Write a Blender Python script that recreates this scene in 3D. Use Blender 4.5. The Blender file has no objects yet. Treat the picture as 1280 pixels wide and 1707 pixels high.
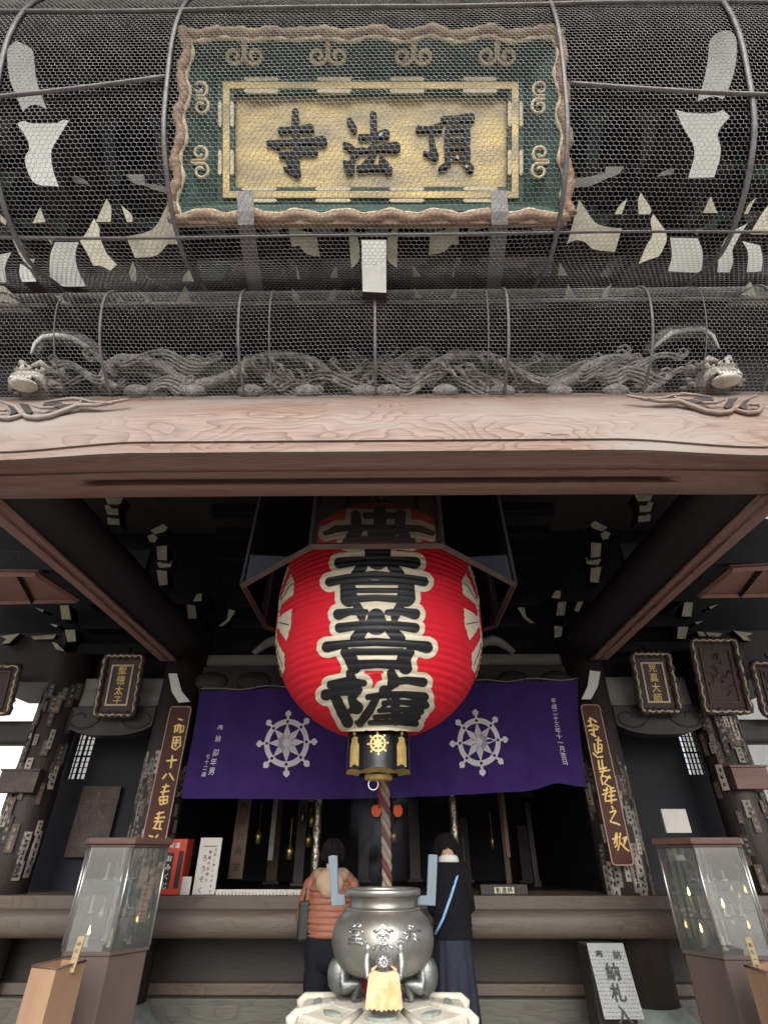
import bpy, bmesh, math, random
import numpy as np
from mathutils import Matrix, Vector, Euler
random.seed(7); np.random.seed(7)
R = math.radians
scene = bpy.context.scene
col = scene.collection

# ---------------------------------------------------------------- camera
F = 870.0
CAM = Vector((0.07, 0.0, 1.6))
ROT = Euler((R(90 + 33.3), 0, R(0.6)))
cd = bpy.data.cameras.new('camera'); cam = bpy.data.objects.new('camera', cd); col.objects.link(cam)
cam.location = CAM; cam.rotation_euler = ROT
cd.sensor_fit = 'HORIZONTAL'; cd.sensor_width = 36.0; cd.lens = F / 1280 * 36
cd.clip_start = 0.05; cd.clip_end = 500
scene.camera = cam

# ---------------------------------------------------------------- sky, sun, exposure
SUN_EL = 34
w = bpy.data.worlds.new('World'); scene.world = w; w.use_nodes = True
nt = w.node_tree; nt.nodes.clear()
sky = nt.nodes.new('ShaderNodeTexSky'); sky.sky_type = 'NISHITA'; sky.sun_disc = False
sky.sun_elevation = R(SUN_EL); sky.sun_rotation = R(180); sky.air_density = 1.0; sky.dust_density = 4.0; sky.ozone_density = 1.0
hs = nt.nodes.new('ShaderNodeHueSaturation'); hs.inputs['Saturation'].default_value = 0.35
bg = nt.nodes.new('ShaderNodeBackground'); bg.inputs['Strength'].default_value = 0.11
wo = nt.nodes.new('ShaderNodeOutputWorld')
nt.links.new(sky.outputs[0], hs.inputs['Color']); nt.links.new(hs.outputs[0], bg.inputs[0]); nt.links.new(bg.outputs[0], wo.inputs[0])
sd = bpy.data.lights.new('sun', 'SUN'); sd.energy = 1.5; sd.angle = R(50); sd.color = (1.0, 0.97, 0.93)
sun = bpy.data.objects.new('sun', sd); col.objects.link(sun); sun.rotation_euler = (R(90 - SUN_EL), 0, R(6)); sun.location = (0, -6, 8)
scene.view_settings.view_transform = 'Standard'; scene.view_settings.look = 'None'
scene.view_settings.exposure = 0.95; scene.view_settings.gamma = 1
scene.cycles.max_bounces = 8; scene.cycles.transparent_max_bounces = 12; scene.cycles.caustics_reflective = False; scene.cycles.caustics_refractive = False
scene.cycles.sample_clamp_indirect = 6
scene.cycles.use_denoising = True

# ---------------------------------------------------------------- photo ray helpers (used to find real positions)
RM = ROT.to_matrix()
def ray(px, py):
    return (RM @ Vector(((px - 640) / F, (853.5 - py) / F, -1.0)))
def P(px, py, Y):                       # point on the vertical plane y = Y
    d = ray(px, py); return CAM + d * ((Y - CAM.y) / d.y)
def PZ(px, py, z):
    d = ray(px, py); return CAM + d * ((z - CAM.z) / d.z)
def PN(px, py, o, n):                   # point on the plane through o with normal n
    d = ray(px, py); return CAM + d * ((Vector(o) - CAM).dot(n) / d.dot(n))
def depth(p):
    return (RM.transposed() @ (Vector(p) - CAM)).z * -1

# ---------------------------------------------------------------- materials
def _nodes(name):
    m = bpy.data.materials.new(name); m.use_nodes = True
    t = m.node_tree; b = t.nodes['Principled BSDF']; return m, t, b
def mat(name, c, rough=0.6, metal=0.0, var=0.25, scale=5.0, bump=0.0, bscale=40.0, c2=None, stretch=(1, 1, 1), spec=0.5, coat=0.0, fleck=None):
    m, t, b = _nodes(name)
    b.inputs['Roughness'].default_value = rough; b.inputs['Metallic'].default_value = metal
    b.inputs['Specular IOR Level'].default_value = spec; b.inputs['Coat Weight'].default_value = coat
    tc = t.nodes.new('ShaderNodeTexCoord'); mp = t.nodes.new('ShaderNodeMapping'); mp.inputs['Scale'].default_value = stretch
    t.links.new(tc.outputs['Object'], mp.inputs[0])
    n = t.nodes.new('ShaderNodeTexNoise'); n.inputs['Scale'].default_value = scale; n.inputs['Detail'].default_value = 6; n.inputs['Roughness'].default_value = 0.6
    t.links.new(mp.outputs[0], n.inputs[0])
    rp = t.nodes.new('ShaderNodeValToRGB')
    lo = c2 if c2 else tuple(x * (1 - var) for x in c); hi = c if c2 else tuple(min(1, x * (1 + var)) for x in c)
    rp.color_ramp.elements[0].position = 0.32; rp.color_ramp.elements[1].position = 0.68
    rp.color_ramp.elements[0].color = (*lo, 1); rp.color_ramp.elements[1].color = (*hi, 1)
    t.links.new(n.outputs[0], rp.inputs[0]); t.links.new(rp.outputs[0], b.inputs['Base Color'])
    if fleck:      # flaked paint: small spots of the ground showing through
        nf = t.nodes.new('ShaderNodeTexNoise'); nf.inputs['Scale'].default_value = fleck[0]; nf.inputs['Detail'].default_value = 3; t.links.new(tc.outputs['Object'], nf.inputs[0])
        rf = t.nodes.new('ShaderNodeValToRGB'); rf.color_ramp.elements[0].position = fleck[1]; rf.color_ramp.elements[1].position = fleck[1] + .02; t.links.new(nf.outputs[0], rf.inputs[0])
        mf = t.nodes.new('ShaderNodeMixRGB'); mf.inputs[2].default_value = (*fleck[2], 1); t.links.new(rf.outputs[0], mf.inputs[0]); t.links.new(rp.outputs[0], mf.inputs[1]); t.links.new(mf.outputs[0], b.inputs['Base Color'])
    if bump:
        n2 = t.nodes.new('ShaderNodeTexNoise'); n2.inputs['Scale'].default_value = bscale; n2.inputs['Detail'].default_value = 4
        t.links.new(mp.outputs[0], n2.inputs[0])
        bp = t.nodes.new('ShaderNodeBump'); bp.inputs['Strength'].default_value = bump; bp.inputs['Distance'].default_value = 0.02
        t.links.new(n2.outputs[0], bp.inputs['Height']); t.links.new(bp.outputs[0], b.inputs['Normal'])
    return m
def wood(name, light, dark, axis=0, rings=14.0, center=(0, 0, 0), rough=0.55, warp=0.12, bump=0.25, grey=None, mix=0.5, crack=0.0):
    """long-grained timber: growth rings about an axis, warped, so that flat faces show cathedral figure"""
    m, t, b = _nodes(name); b.inputs['Roughness'].default_value = rough
    tc = t.nodes.new('ShaderNodeTexCoord'); mp = t.nodes.new('ShaderNodeMapping')
    mp.inputs['Location'].default_value = [-x for x in center]
    t.links.new(tc.outputs['Object'], mp.inputs[0])
    sc = [1.6, 1.6, 1.6]; sc[axis] = 0.55
    ms = t.nodes.new('ShaderNodeMapping'); ms.inputs['Scale'].default_value = sc; t.links.new(mp.outputs[0], ms.inputs[0])
    n = t.nodes.new('ShaderNodeTexNoise'); n.inputs['Scale'].default_value = 1.6; n.inputs['Detail'].default_value = 3; n.inputs['Roughness'].default_value = 0.45
    t.links.new(ms.outputs[0], n.inputs[0])
    sub = t.nodes.new('ShaderNodeVectorMath'); sub.operation = 'SUBTRACT'; sub.inputs[1].default_value = (.5, .5, .5); t.links.new(n.outputs['Color'], sub.inputs[0])
    sca = t.nodes.new('ShaderNodeVectorMath'); sca.operation = 'SCALE'; sca.inputs['Scale'].default_value = warp * 4; t.links.new(sub.outputs[0], sca.inputs[0])
    add = t.nodes.new('ShaderNodeVectorMath'); add.operation = 'ADD'; t.links.new(mp.outputs[0], add.inputs[0]); t.links.new(sca.outputs[0], add.inputs[1])
    wv = t.nodes.new('ShaderNodeTexWave'); wv.wave_type = 'RINGS'; wv.rings_direction = 'XYZ'[axis]; wv.wave_profile = 'SAW'
    wv.inputs['Scale'].default_value = rings; wv.inputs['Distortion'].default_value = 0.6; wv.inputs['Detail'].default_value = 2
    t.links.new(add.outputs[0], wv.inputs[0])
    rp = t.nodes.new('ShaderNodeValToRGB'); e = rp.color_ramp.elements
    e[0].position = 0.0; e[0].color = (*light, 1); e[1].position = 1.0; e[1].color = (*dark, 1)
    k = rp.color_ramp.elements.new(0.7); k.color = (*[l * (1 - mix * .5) + d * mix * .5 for l, d in zip(light, dark)], 1)
    t.links.new(wv.outputs['Fac'], rp.inputs[0])
    # fine fibres and weather blotches
    fs = [40, 40, 40]; fs[axis] = 1.5
    mf = t.nodes.new('ShaderNodeMapping'); mf.inputs['Scale'].default_value = fs; t.links.new(mp.outputs[0], mf.inputs[0])
    nf = t.nodes.new('ShaderNodeTexNoise'); nf.inputs['Scale'].default_value = 3; nf.inputs['Detail'].default_value = 5; t.links.new(mf.outputs[0], nf.inputs[0])
    mx = t.nodes.new('ShaderNodeMixRGB'); mx.blend_type = 'MULTIPLY'; mx.inputs[0].default_value = 0.8
    r2 = t.nodes.new('ShaderNodeValToRGB'); r2.color_ramp.elements[0].position = .3; r2.color_ramp.elements[1].position = .62
    r2.color_ramp.elements[0].color = (.55, .5, .48, 1); r2.color_ramp.elements[1].color = (1, 1, 1, 1)
    t.links.new(nf.outputs[0], r2.inputs[0]); t.links.new(rp.outputs[0], mx.inputs[1]); t.links.new(r2.outputs[0], mx.inputs[2])
    out = mx.outputs[0]
    if grey:
        ng = t.nodes.new('ShaderNodeTexNoise'); ng.inputs['Scale'].default_value = 2.2; ng.inputs['Detail'].default_value = 5; t.links.new(ms.outputs[0], ng.inputs[0])
        rg = t.nodes.new('ShaderNodeValToRGB'); rg.color_ramp.elements[0].position = .42; rg.color_ramp.elements[1].position = .7; t.links.new(ng.outputs[0], rg.inputs[0])
        mg = t.nodes.new('ShaderNodeMixRGB'); mg.inputs[2].default_value = (*grey, 1); t.links.new(rg.outputs[0], mg.inputs[0]); t.links.new(out, mg.inputs[1]); out = mg.outputs[0]
    if crack:      # long drying splits and stains running with the grain
        ck = [34, 34, 34]; ck[axis] = .55
        mk = t.nodes.new('ShaderNodeMapping'); mk.inputs['Scale'].default_value = ck; t.links.new(add.outputs[0], mk.inputs[0])
        nk = t.nodes.new('ShaderNodeTexNoise'); nk.inputs['Scale'].default_value = 1; nk.inputs['Detail'].default_value = 3; t.links.new(mk.outputs[0], nk.inputs[0])
        rk = t.nodes.new('ShaderNodeValToRGB'); rk.color_ramp.elements[0].position = .70; rk.color_ramp.elements[1].position = .73; rk.color_ramp.elements[0].color = (1, 1, 1, 1); rk.color_ramp.elements[1].color = (1 - crack, 1 - crack, 1 - crack, 1); t.links.new(nk.outputs[0], rk.inputs[0])
        mk2 = t.nodes.new('ShaderNodeMixRGB'); mk2.blend_type = 'MULTIPLY'; mk2.inputs[0].default_value = 1; t.links.new(out, mk2.inputs[1]); t.links.new(rk.outputs[0], mk2.inputs[2]); out = mk2.outputs[0]
    t.links.new(out, b.inputs['Base Color'])
    bp = t.nodes.new('ShaderNodeBump'); bp.inputs['Strength'].default_value = bump; bp.inputs['Distance'].default_value = 0.004
    t.links.new(nf.outputs[0], bp.inputs['Height']); t.links.new(bp.outputs[0], b.inputs['Normal'])
    return m
def glow(name, c, s):
    m, t, b = _nodes(name); b.inputs['Base Color'].default_value = (*c, 1); b.inputs['Emission Color'].default_value = (*c, 1); b.inputs['Emission Strength'].default_value = s; return m
def glass(name, tint=(.9, .95, .93), haze=0.0, rough=0.02, ior=1.45, boost=0.0):
    m = bpy.data.materials.new(name); m.use_nodes = True; t = m.node_tree; t.nodes.clear()
    o = t.nodes.new('ShaderNodeOutputMaterial'); tr = t.nodes.new('ShaderNodeBsdfTransparent'); tr.inputs[0].default_value = (*tint, 1)
    gl = t.nodes.new('ShaderNodeBsdfGlossy'); gl.inputs['Roughness'].default_value = rough
    fr = t.nodes.new('ShaderNodeFresnel'); fr.inputs[0].default_value = ior
    ad = t.nodes.new('ShaderNodeMath'); ad.operation = 'ADD'; ad.inputs[1].default_value = boost; t.links.new(fr.outputs[0], ad.inputs[0])
    mx = t.nodes.new('ShaderNodeMixShader'); t.links.new(ad.outputs[0], mx.inputs[0]); t.links.new(tr.outputs[0], mx.inputs[1]); t.links.new(gl.outputs[0], mx.inputs[2])
    out = mx.outputs[0]
    if haze:
        df = t.nodes.new('ShaderNodeBsdfDiffuse'); df.inputs[0].default_value = (.7, .72, .7, 1)
        m2 = t.nodes.new('ShaderNodeMixShader'); m2.inputs[0].default_value = haze; t.links.new(out, m2.inputs[1]); t.links.new(df.outputs[0], m2.inputs[2]); out = m2.outputs[0]
    t.links.new(out, o.inputs[0]); return m

MT = {}
MT['black'] = mat('black_timber', (.010, .0095, .010), .6, c2=(.004, .004, .005), scale=3, bump=.3, bscale=30, stretch=(.4, 1, 1), spec=.25)
MT['teal'] = mat('faded_teal_timber', (.016, .034, .032), .6, c2=(.007, .010, .010), scale=4, bump=.2, spec=.3)
MT['brownblack'] = mat('brown_black_timber', (.040, .027, .024), .6, c2=(.017, .012, .011), scale=3, bump=.25, stretch=(.5, 1, 1))
MT['white'] = mat('whitewashed_end_grain', (.88, .90, .86), .8, c2=(.76, .79, .74), scale=7, bump=.15)
MT['cream'] = mat('yellowed_whitewash', (.76, .74, .60), .8, c2=(.54, .52, .40), scale=9, bump=.15)
MT['net'] = mat('weathered_galvanised_wire', (.33, .335, .325), .55, .2, var=.3, scale=9)
MT['rib'] = mat('grey_cage_bar', (.22, .21, .21), .55, .2, c2=(.13, .12, .12), scale=12, bump=.2)
MT['beam'] = wood('weathered_beam_timber', (.315, .228, .185), (.165, .105, .080), 0, 24, (0, 2.95, 3.4), warp=.075, grey=(.285, .25, .228), mix=.7, crack=.75)
MT['beamunder'] = wood('shade_toned_beam_underside', (.33, .205, .165), (.18, .10, .08), 0, 22, (0, 2.95, 3.4), warp=.07, mix=.7, crack=.7)  # less bleached underside, its shade also put into the redder, darker colour
MT['tie'] = wood('reddish_tie_timber', (.34, .19, .155), (.17, .085, .07), 1, 14, (0, 0, 3.3), warp=.08)  # reddish tone carries the ground light on the tie beam bottoms
MT['tieshade'] = mat('shaded_tie_timber', (.018, .017, .016), .5, c2=(.009, .009, .009), scale=2.5, bump=.2, stretch=(1, .3, 1))  # unlit sides of the tie beams, shade put into a near-black colour
MT['rail'] = wood('old_rail_timber', (.125, .095, .072), (.085, .062, .047), 0, 26, (0, 6.5, .8), warp=.05, grey=(.10, .086, .070))
MT['darkpanel'] = mat('dark_plinth_board', (.040, .033, .027), .6, c2=(.024, .020, .018), scale=3, stretch=(.3, 1, 1), bump=.2)
MT['step'] = wood('weathered_step_board', (.12, .118, .096), (.085, .083, .068), 0, 22, (0, 7, 0), warp=.05)
MT['greyplank'] = mat('grey_weathered_plank', (.30, .30, .275), .7, c2=(.17, .17, .155), scale=3, stretch=(.3, 1, 3), bump=.2)
MT['scroll'] = mat('dark_carved_beam', (.034, .032, .031), .55, c2=(.016, .016, .016), scale=4, bump=.3)
MT['column'] = mat('dark_column_timber', (.038, .028, .022), .6, c2=(.018, .014, .012), scale=4, stretch=(1, 1, .2), bump=.3)
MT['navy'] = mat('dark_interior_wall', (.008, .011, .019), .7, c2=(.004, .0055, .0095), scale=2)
MT['gold'] = mat('old_gold_leaf', (.62, .45, .16), .42, .75, c2=(.34, .25, .11), scale=8, bump=.2, bscale=60)
MT['goldpaint'] = mat('gold_paint', (.70, .50, .18), .4, .5, c2=(.50, .34, .12), scale=20)
MT['panelgold'] = mat('worn_gold_panel', (.68, .52, .21), .5, .25, c2=(.26, .225, .16), scale=4, stretch=(.6, 1, 1.6), bump=.2, bscale=70)
MT['frametan'] = mat('carved_frame_tan', (.42, .33, .18), .6, c2=(.22, .14, .10), scale=6, bump=.4, bscale=25)
MT['framered'] = mat('faded_red_frame', (.32, .18, .14), .6, c2=(.36, .26, .15), scale=9, bump=.4, bscale=25)
MT['green'] = mat('verdigris_frame_board', (.040, .110, .088), .65, c2=(.020, .045, .040), scale=6, bump=.2)
MT['inkblue'] = mat('blue_black_lacquer', (.006, .008, .011), .5, c2=(.003, .004, .006), scale=12, spec=.2, fleck=(13, .66, (.6, .58, .48)))
MT['ivory'] = mat('ivory_inlay', (.72, .66, .50), .6, c2=(.55, .48, .33), scale=20)
MT['dragon'] = mat('dusty_grey_carving', (.36, .34, .31), .75, c2=(.10, .095, .085), scale=14, bump=.9, bscale=50)
MT['lionwhite'] = mat('chalky_lion_paint', (.74, .71, .63), .75, c2=(.42, .39, .34), scale=16, bump=.7, bscale=40)
MT['red'] = mat('red_lantern_paper', (.72, .014, .031), .62, c2=(.60, .010, .026), scale=2.2, spec=.3, bump=.12, bscale=90, stretch=(1, 1, 1.6))
MT['lblack'] = mat('black_lantern_ink', (.014, .016, .020), .5, c2=(.008, .009, .011), scale=8, spec=.4)
MT['lwhite'] = mat('cream_lantern_ink', (.74, .68, .53), .6, c2=(.64, .58, .44), scale=8)
MT['lacquer'] = mat('black_lacquer', (.005, .005, .006), .22, var=.1, spec=.28)
MT['hood'] = mat('brown_hood_board', (.10, .050, .042), .5, c2=(.055, .028, .024), scale=3, stretch=(1, 1, .4), bump=.1)
MT['hoodin'] = mat('dark_hood_inner_board', (.030, .017, .016), .5, c2=(.018, .011, .011), scale=3)
MT['purple'] = mat('purple_cloth', (.052, .026, .155), .85, c2=(.040, .020, .125), scale=6, bump=.15, bscale=250, spec=.2)
MT['clothwhite'] = mat('white_dyed_crest', (.74, .74, .78), .85, var=.06, scale=10, spec=.2)
MT['clothgrey'] = mat('grey_crest_shading', (.40, .40, .46), .85, var=.06, spec=.2)
MT['paper'] = mat('white_paper', (.62, .60, .56), .85, var=.06, scale=8)
MT['ink'] = mat('black_ink', (.012, .012, .014), .6, var=.1)
MT['signbrown'] = mat('red_brown_sign_board', (.085, .024, .016), .5, c2=(.055, .016, .012), scale=3, stretch=(1, 1, .3), spec=.3)
MT['signedge'] = mat('light_sign_edging', (.48, .33, .25), .5, var=.15, scale=10)
MT['plaquebrown'] = mat('dark_red_plaque_board', (.045, .020, .018), .45, c2=(.025, .012, .011), scale=5)
MT['plaqueframe'] = mat('carved_dark_frame', (.090, .060, .050), .55, c2=(.035, .024, .022), scale=9, bump=.5, bscale=40)
MT['palegold'] = mat('pale_gold_edging', (.74, .64, .46), .6, .0, c2=(.54, .44, .29), scale=12)
MT['bronze'] = mat('polished_grey_bronze', (.42, .43, .42), .38, .8, c2=(.22, .20, .165), scale=3.2, bump=.07, bscale=18)
MT['bronzedark'] = mat('dark_bronze_figure', (.25, .265, .255), .45, .75, c2=(.09, .10, .095), scale=7, bump=.25, bscale=30)
MT['relief'] = mat('worn_bright_relief', (.50, .51, .50), .28, .9, var=.2, scale=20)
MT['handle'] = mat('blue_grey_handle_metal', (.145, .19, .225), .7, .0, c2=(.115, .155, .185), scale=6)
MT['stone'] = mat('pale_granite', (.60, .57, .48), .75, c2=(.46, .44, .37), scale=18, bump=.3, bscale=60)
MT['stonedark'] = mat('grey_green_stone', (.26, .30, .27), .8, c2=(.18, .21, .19), scale=12, bump=.3)
MT['bib'] = mat('orange_cream_bib', (.76, .34, .15), .85, c2=(.80, .62, .42), scale=9, bump=.3, bscale=30)
MT['ash'] = mat('incense_ash', (.45, .43, .40), .95, var=.2, scale=30, bump=.6)
MT['skin'] = mat('skin', (.52, .33, .24), .55, var=.08, scale=8)
MT['hair'] = mat('black_hair', (.007, .006, .006), .6, var=.3, spec=.2, scale=30, stretch=(3, 3, .5), bump=.5, bscale=60)
MT['puffer'] = mat('rust_orange_quilting', (.27, .105, .058), .6, c2=(.20, .075, .042), scale=8, bump=.35, bscale=28)
MT['hoodbeige'] = mat('beige_hood_cloth', (.38, .26, .175), .9, c2=(.30, .20, .135), scale=8, bump=.3)
MT['trousers'] = mat('black_trousers', (.007, .008, .012), .85, var=.2, bump=.2, spec=.2)
MT['sweater'] = mat('black_sweater', (.007, .007, .009), .95, var=.15, spec=.2, scale=12, bump=.4, bscale=120)
MT['skirt'] = mat('navy_skirt', (.013, .019, .036), .8, c2=(.007, .010, .020), scale=10, bump=.4, bscale=60)
MT['strap'] = mat('blue_strap', (.20, .38, .62), .6, var=.1)
MT['bag'] = mat('black_bag_leather', (.010, .011, .013), .5, var=.2)
MT['brass'] = mat('dim_brass', (.45, .32, .13), .35, .9, var=.3, scale=10)
MT['silverwrap'] = mat('crinkled_silver_wrap', (.55, .49, .40), .22, .85, c2=(.10, .085, .07), scale=9, stretch=(1, 1, .5), bump=1.0, bscale=22)
MT['plank'] = wood('votive_plank_timber', (.13, .075, .042), (.08, .045, .026), 2, 20, (0, 7, 0))
MT['altar'] = mat('dark_altar_timber', (.016, .010, .008), .5, c2=(.008, .006, .005), scale=4)
MT['redpaint'] = mat('red_dispenser_paint', (.52, .045, .025), .35, var=.08, scale=4, coat=.2)
MT['lidwood'] = mat('reddish_lid_timber', (.17, .095, .078), .55, c2=(.11, .06, .05), scale=4, stretch=(.4, .4, 2), bump=.2)
MT['cabinet'] = mat('dark_brown_cabinet', (.125, .090, .075), .6, c2=(.095, .068, .058), scale=3, stretch=(1, 1, .4))
MT['tan'] = mat('tan_box_board', (.43, .27, .165), .65, c2=(.36, .225, .135), scale=3, stretch=(2, 2, .4), bump=.1)
MT['tag'] = mat('bare_wood_tag', (.44, .34, .20), .7, c2=(.34, .26, .15), scale=8, stretch=(3, 3, .5))
MT['galv'] = mat('dimpled_grey_metal', (.24, .25, .25), .5, .2, c2=(.19, .20, .20), scale=6)
MT['steel'] = mat('steel_edge', (.50, .50, .48), .3, .9, var=.15)
MT['ground'] = mat('pale_paving', (.33, .315, .29), .85, c2=(.26, .245, .225), scale=3, bump=.3)
MT['plaster'] = mat('pale_outer_plaster', (.75, .73, .68), .9, var=.06, scale=2)
MT['candle'] = mat('candle_wax', (.72, .66, .52), .5, var=.06)
MT['flame'] = glow('candle_flame', (1.0, .62, .20), 9)
MT['redlamp'] = glow('small_red_lamp', (.8, .12, .04), 0.22)
MT['roofwood'] = mat('dark_roof_boarding', (.030, .026, .024), .7, c2=(.018, .016, .015), scale=3, stretch=(3, .3, 1), bump=.2)
MT['ropeA'] = mat('rope_cream_strand', (.40, .32, .24), .9, c2=(.28, .22, .17), scale=40, bump=.6, bscale=150)
MT['ropeB'] = mat('rope_dark_red_strand', (.20, .055, .050), .9, c2=(.13, .04, .035), scale=40, bump=.6, bscale=150)
MT['magenta'] = mat('crimson_cloth', (.30, .02, .06), .8, var=.1)
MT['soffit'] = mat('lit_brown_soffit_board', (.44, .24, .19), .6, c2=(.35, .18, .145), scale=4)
MT['glass'] = glass('case_glass', (.93, .96, .94), .07, boost=.17)
MT['hoodside'] = glass('tinted_hood_side_glass', (.86, .76, .74), .0, ior=1.22)
MT['hoodglass'] = glass('smoked_hood_glass', (1, .97, .96), .02, boost=.0)

# ---------------------------------------------------------------- mesh builder
class M:
    def __init__(s): s.v = []; s.f = []; s.m = []; s.sm = []
    def add(s, vs, fs, mi=0, smooth=False):
        b = len(s.v); s.v += [tuple(v) for v in vs]
        for f in fs: s.f.append(tuple(i + b for i in f)); s.m.append(mi); s.sm.append(smooth)
        return s
    def boxv(s, o, a, b, c, mi=0):           # corner o, edge vectors
        o, a, b, c = map(Vector, (o, a, b, c))
        vs = [o, o + a, o + a + b, o + b, o + c, o + a + c, o + a + b + c, o + b + c]
        fl = [(0, 3, 2, 1), (4, 5, 6, 7), (0, 1, 5, 4), (1, 2, 6, 5), (2, 3, 7, 6), (3, 0, 4, 7)]
        if a.cross(b).dot(c) < 0: fl = [f[::-1] for f in fl]
        return s.add(vs, fl, mi)
    def box(s, x0, x1, y0, y1, z0, z1, mi=0):
        return s.boxv((x0, y0, z0), (x1 - x0, 0, 0), (0, y1 - y0, 0), (0, 0, z1 - z0), mi)
    def rbox(s, c, sx, sy, sz, ang=0, mi=0, tilt=0):   # centred box turned about z
        m = Matrix.Rotation(ang, 3, 'Z') @ Matrix.Rotation(tilt, 3, 'X')
        a, b, d = m @ Vector((sx, 0, 0)), m @ Vector((0, sy, 0)), m @ Vector((0, 0, sz))
        return s.boxv(Vector(c) - (a + b + d) / 2, a, b, d, mi)
    def tube(s, pts, r, n=8, mi=0, cap=True, flat=1.0, up=None, closed=False):
        pts = [Vector(p) for p in pts]; k = len(pts); rr = r if isinstance(r, (list, tuple)) else [r] * k
        u = Vector(up) if up else None; vs = []
        for i, p in enumerate(pts):
            if closed: d = pts[(i + 1) % k] - pts[i - 1]
            else: d = (pts[min(i + 1, k - 1)] - pts[max(i - 1, 0)])
            d = d.normalized() if d.length > 1e-9 else Vector((0, 0, 1))
            if u is None:
                u = Vector((0, 0, 1)) if abs(d.z) < .9 else Vector((1, 0, 0))
            sx = d.cross(u)
            if sx.length < 1e-6: sx = d.cross(Vector((.3, .8, .5)))
            sx.normalize(); sy = sx.cross(d).normalized(); u2 = sy
            if up is None: u = u2
            for j in range(n):
                a = 2 * math.pi * j / n
                vs.append(p + sx * math.cos(a) * rr[i] + sy * math.sin(a) * rr[i] * flat)
        fs = []
        for i in range(k if closed else k - 1):
            for j in range(n):
                a, b = i * n + j, i * n + (j + 1) % n; c, d = ((i + 1) % k) * n + (j + 1) % n, ((i + 1) % k) * n + j
                fs.append((a, b, c, d))
        b0 = len(s.v); s.add(vs, fs, mi, n > 5)
        if cap and not closed:
            s.f.append(tuple(b0 + j for j in reversed(range(n)))); s.m.append(mi); s.sm.append(False)
            s.f.append(tuple(b0 + (k - 1) * n + j for j in range(n))); s.m.append(mi); s.sm.append(False)
        return s
    def lathe(s, prof, c=(0, 0, 0), n=48, mi=0, sx=1.0, sy=1.0, cap=False, a0=0):
        vs = []; c = Vector(c)
        for r, z in prof:
            for j in range(n):
                a = 2 * math.pi * j / n + a0; vs.append(c + Vector((r * math.cos(a) * sx, r * math.sin(a) * sy, z)))
        fs = []
        for i in range(len(prof) - 1):
            for j in range(n): fs.append((i * n + j, i * n + (j + 1) % n, (i + 1) * n + (j + 1) % n, (i + 1) * n + j))
        b0 = len(s.v); s.add(vs, fs, mi, True)
        if cap:
            s.f.append(tuple(b0 + j for j in reversed(range(n)))); s.m.append(mi); s.sm.append(False)
            s.f.append(tuple(b0 + (len(prof) - 1) * n + j for j in range(n))); s.m.append(mi); s.sm.append(False)
        return s
    def ball(s, c, r, mi=0, nu=16, nv=10, sx=1, sy=1, sz=1, rot=None):
        prof = [(math.sin(math.pi * i / nv), -math.cos(math.pi * i / nv)) for i in range(nv + 1)]
        vs = []
        for q, z in prof:
            for j in range(nu):
                a = 2 * math.pi * j / nu; p = Vector((q * math.cos(a) * sx, q * math.sin(a) * sy, z * sz)) * r
                if rot: p = rot @ p
                vs.append(Vector(c) + p)
        fs = [(i * nu + j, i * nu + (j + 1) % nu, (i + 1) * nu + (j + 1) % nu, (i + 1) * nu + j) for i in range(nv) for j in range(nu)]
        return s.add(vs, fs, mi, True)
    def prism(s, front, back, mf=0, ms=None):    # front polygon, extrusion vector
        ms = mf if ms is None else ms; front = [Vector(p) for p in front]; back = Vector(back); n = len(front)
        nn = Vector((0, 0, 0))
        for i in range(n): nn += front[i].cross(front[(i + 1) % n])
        if nn.dot(back) > 0: front = front[::-1]
        b0 = len(s.v); s.v += [tuple(p) for p in front] + [tuple(p + back) for p in front]
        def f(ix, mi): s.f.append(tuple(b0 + i for i in ix)); s.m.append(mi); s.sm.append(False)
        f(range(n), mf); f([n + i for i in reversed(range(n))], ms)
        for i in range(n): f((i, n + i, n + (i + 1) % n, (i + 1) % n), ms)
        return s
    def merge(s, o):
        b = len(s.v); s.v += o.v; s.f += [tuple(i + b for i in f) for f in o.f]; s.m += o.m; s.sm += o.sm; return s
    def build(s, name, mats, parent=None, bevel=0):
        me = bpy.data.meshes.new(name); off = Vector((0, 0, 0)); q = parent
        while q is not None: off += Vector(q.location); q = q.parent
        me.from_pydata([(v[0] - off.x, v[1] - off.y, v[2] - off.z) for v in s.v], [], s.f)
        for x in (mats if isinstance(mats, (list, tuple)) else [mats]): me.materials.append(MT[x] if isinstance(x, str) else x)
        me.polygons.foreach_set('material_index', s.m); me.polygons.foreach_set('use_smooth', s.sm)
        me.update()
        ob = bpy.data.objects.new(name, me); col.objects.link(ob); ob.parent = parent
        if bevel:
            bv = ob.modifiers.new('bevel', 'BEVEL'); bv.width = bevel; bv.segments = 2; bv.limit_method = 'ANGLE'; bv.angle_limit = R(40)
        return ob
def tag(o, label=None, cat=None, group=None, kind=None):
    if label: o['label'] = label
    if cat: o['category'] = cat
    if group: o['group'] = group
    if kind: o['kind'] = kind
    return o
def thing(name, loc, label, cat, group=None):
    o = bpy.data.objects.new(name, None); col.objects.link(o); o.location = loc; o.empty_display_size = .1
    return tag(o, label, cat, group)
def copy_tree(o, parent=None):
    c = o.copy(); col.objects.link(c); c.parent = parent
    for ch in o.children: copy_tree(ch, c)
    return c

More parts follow.
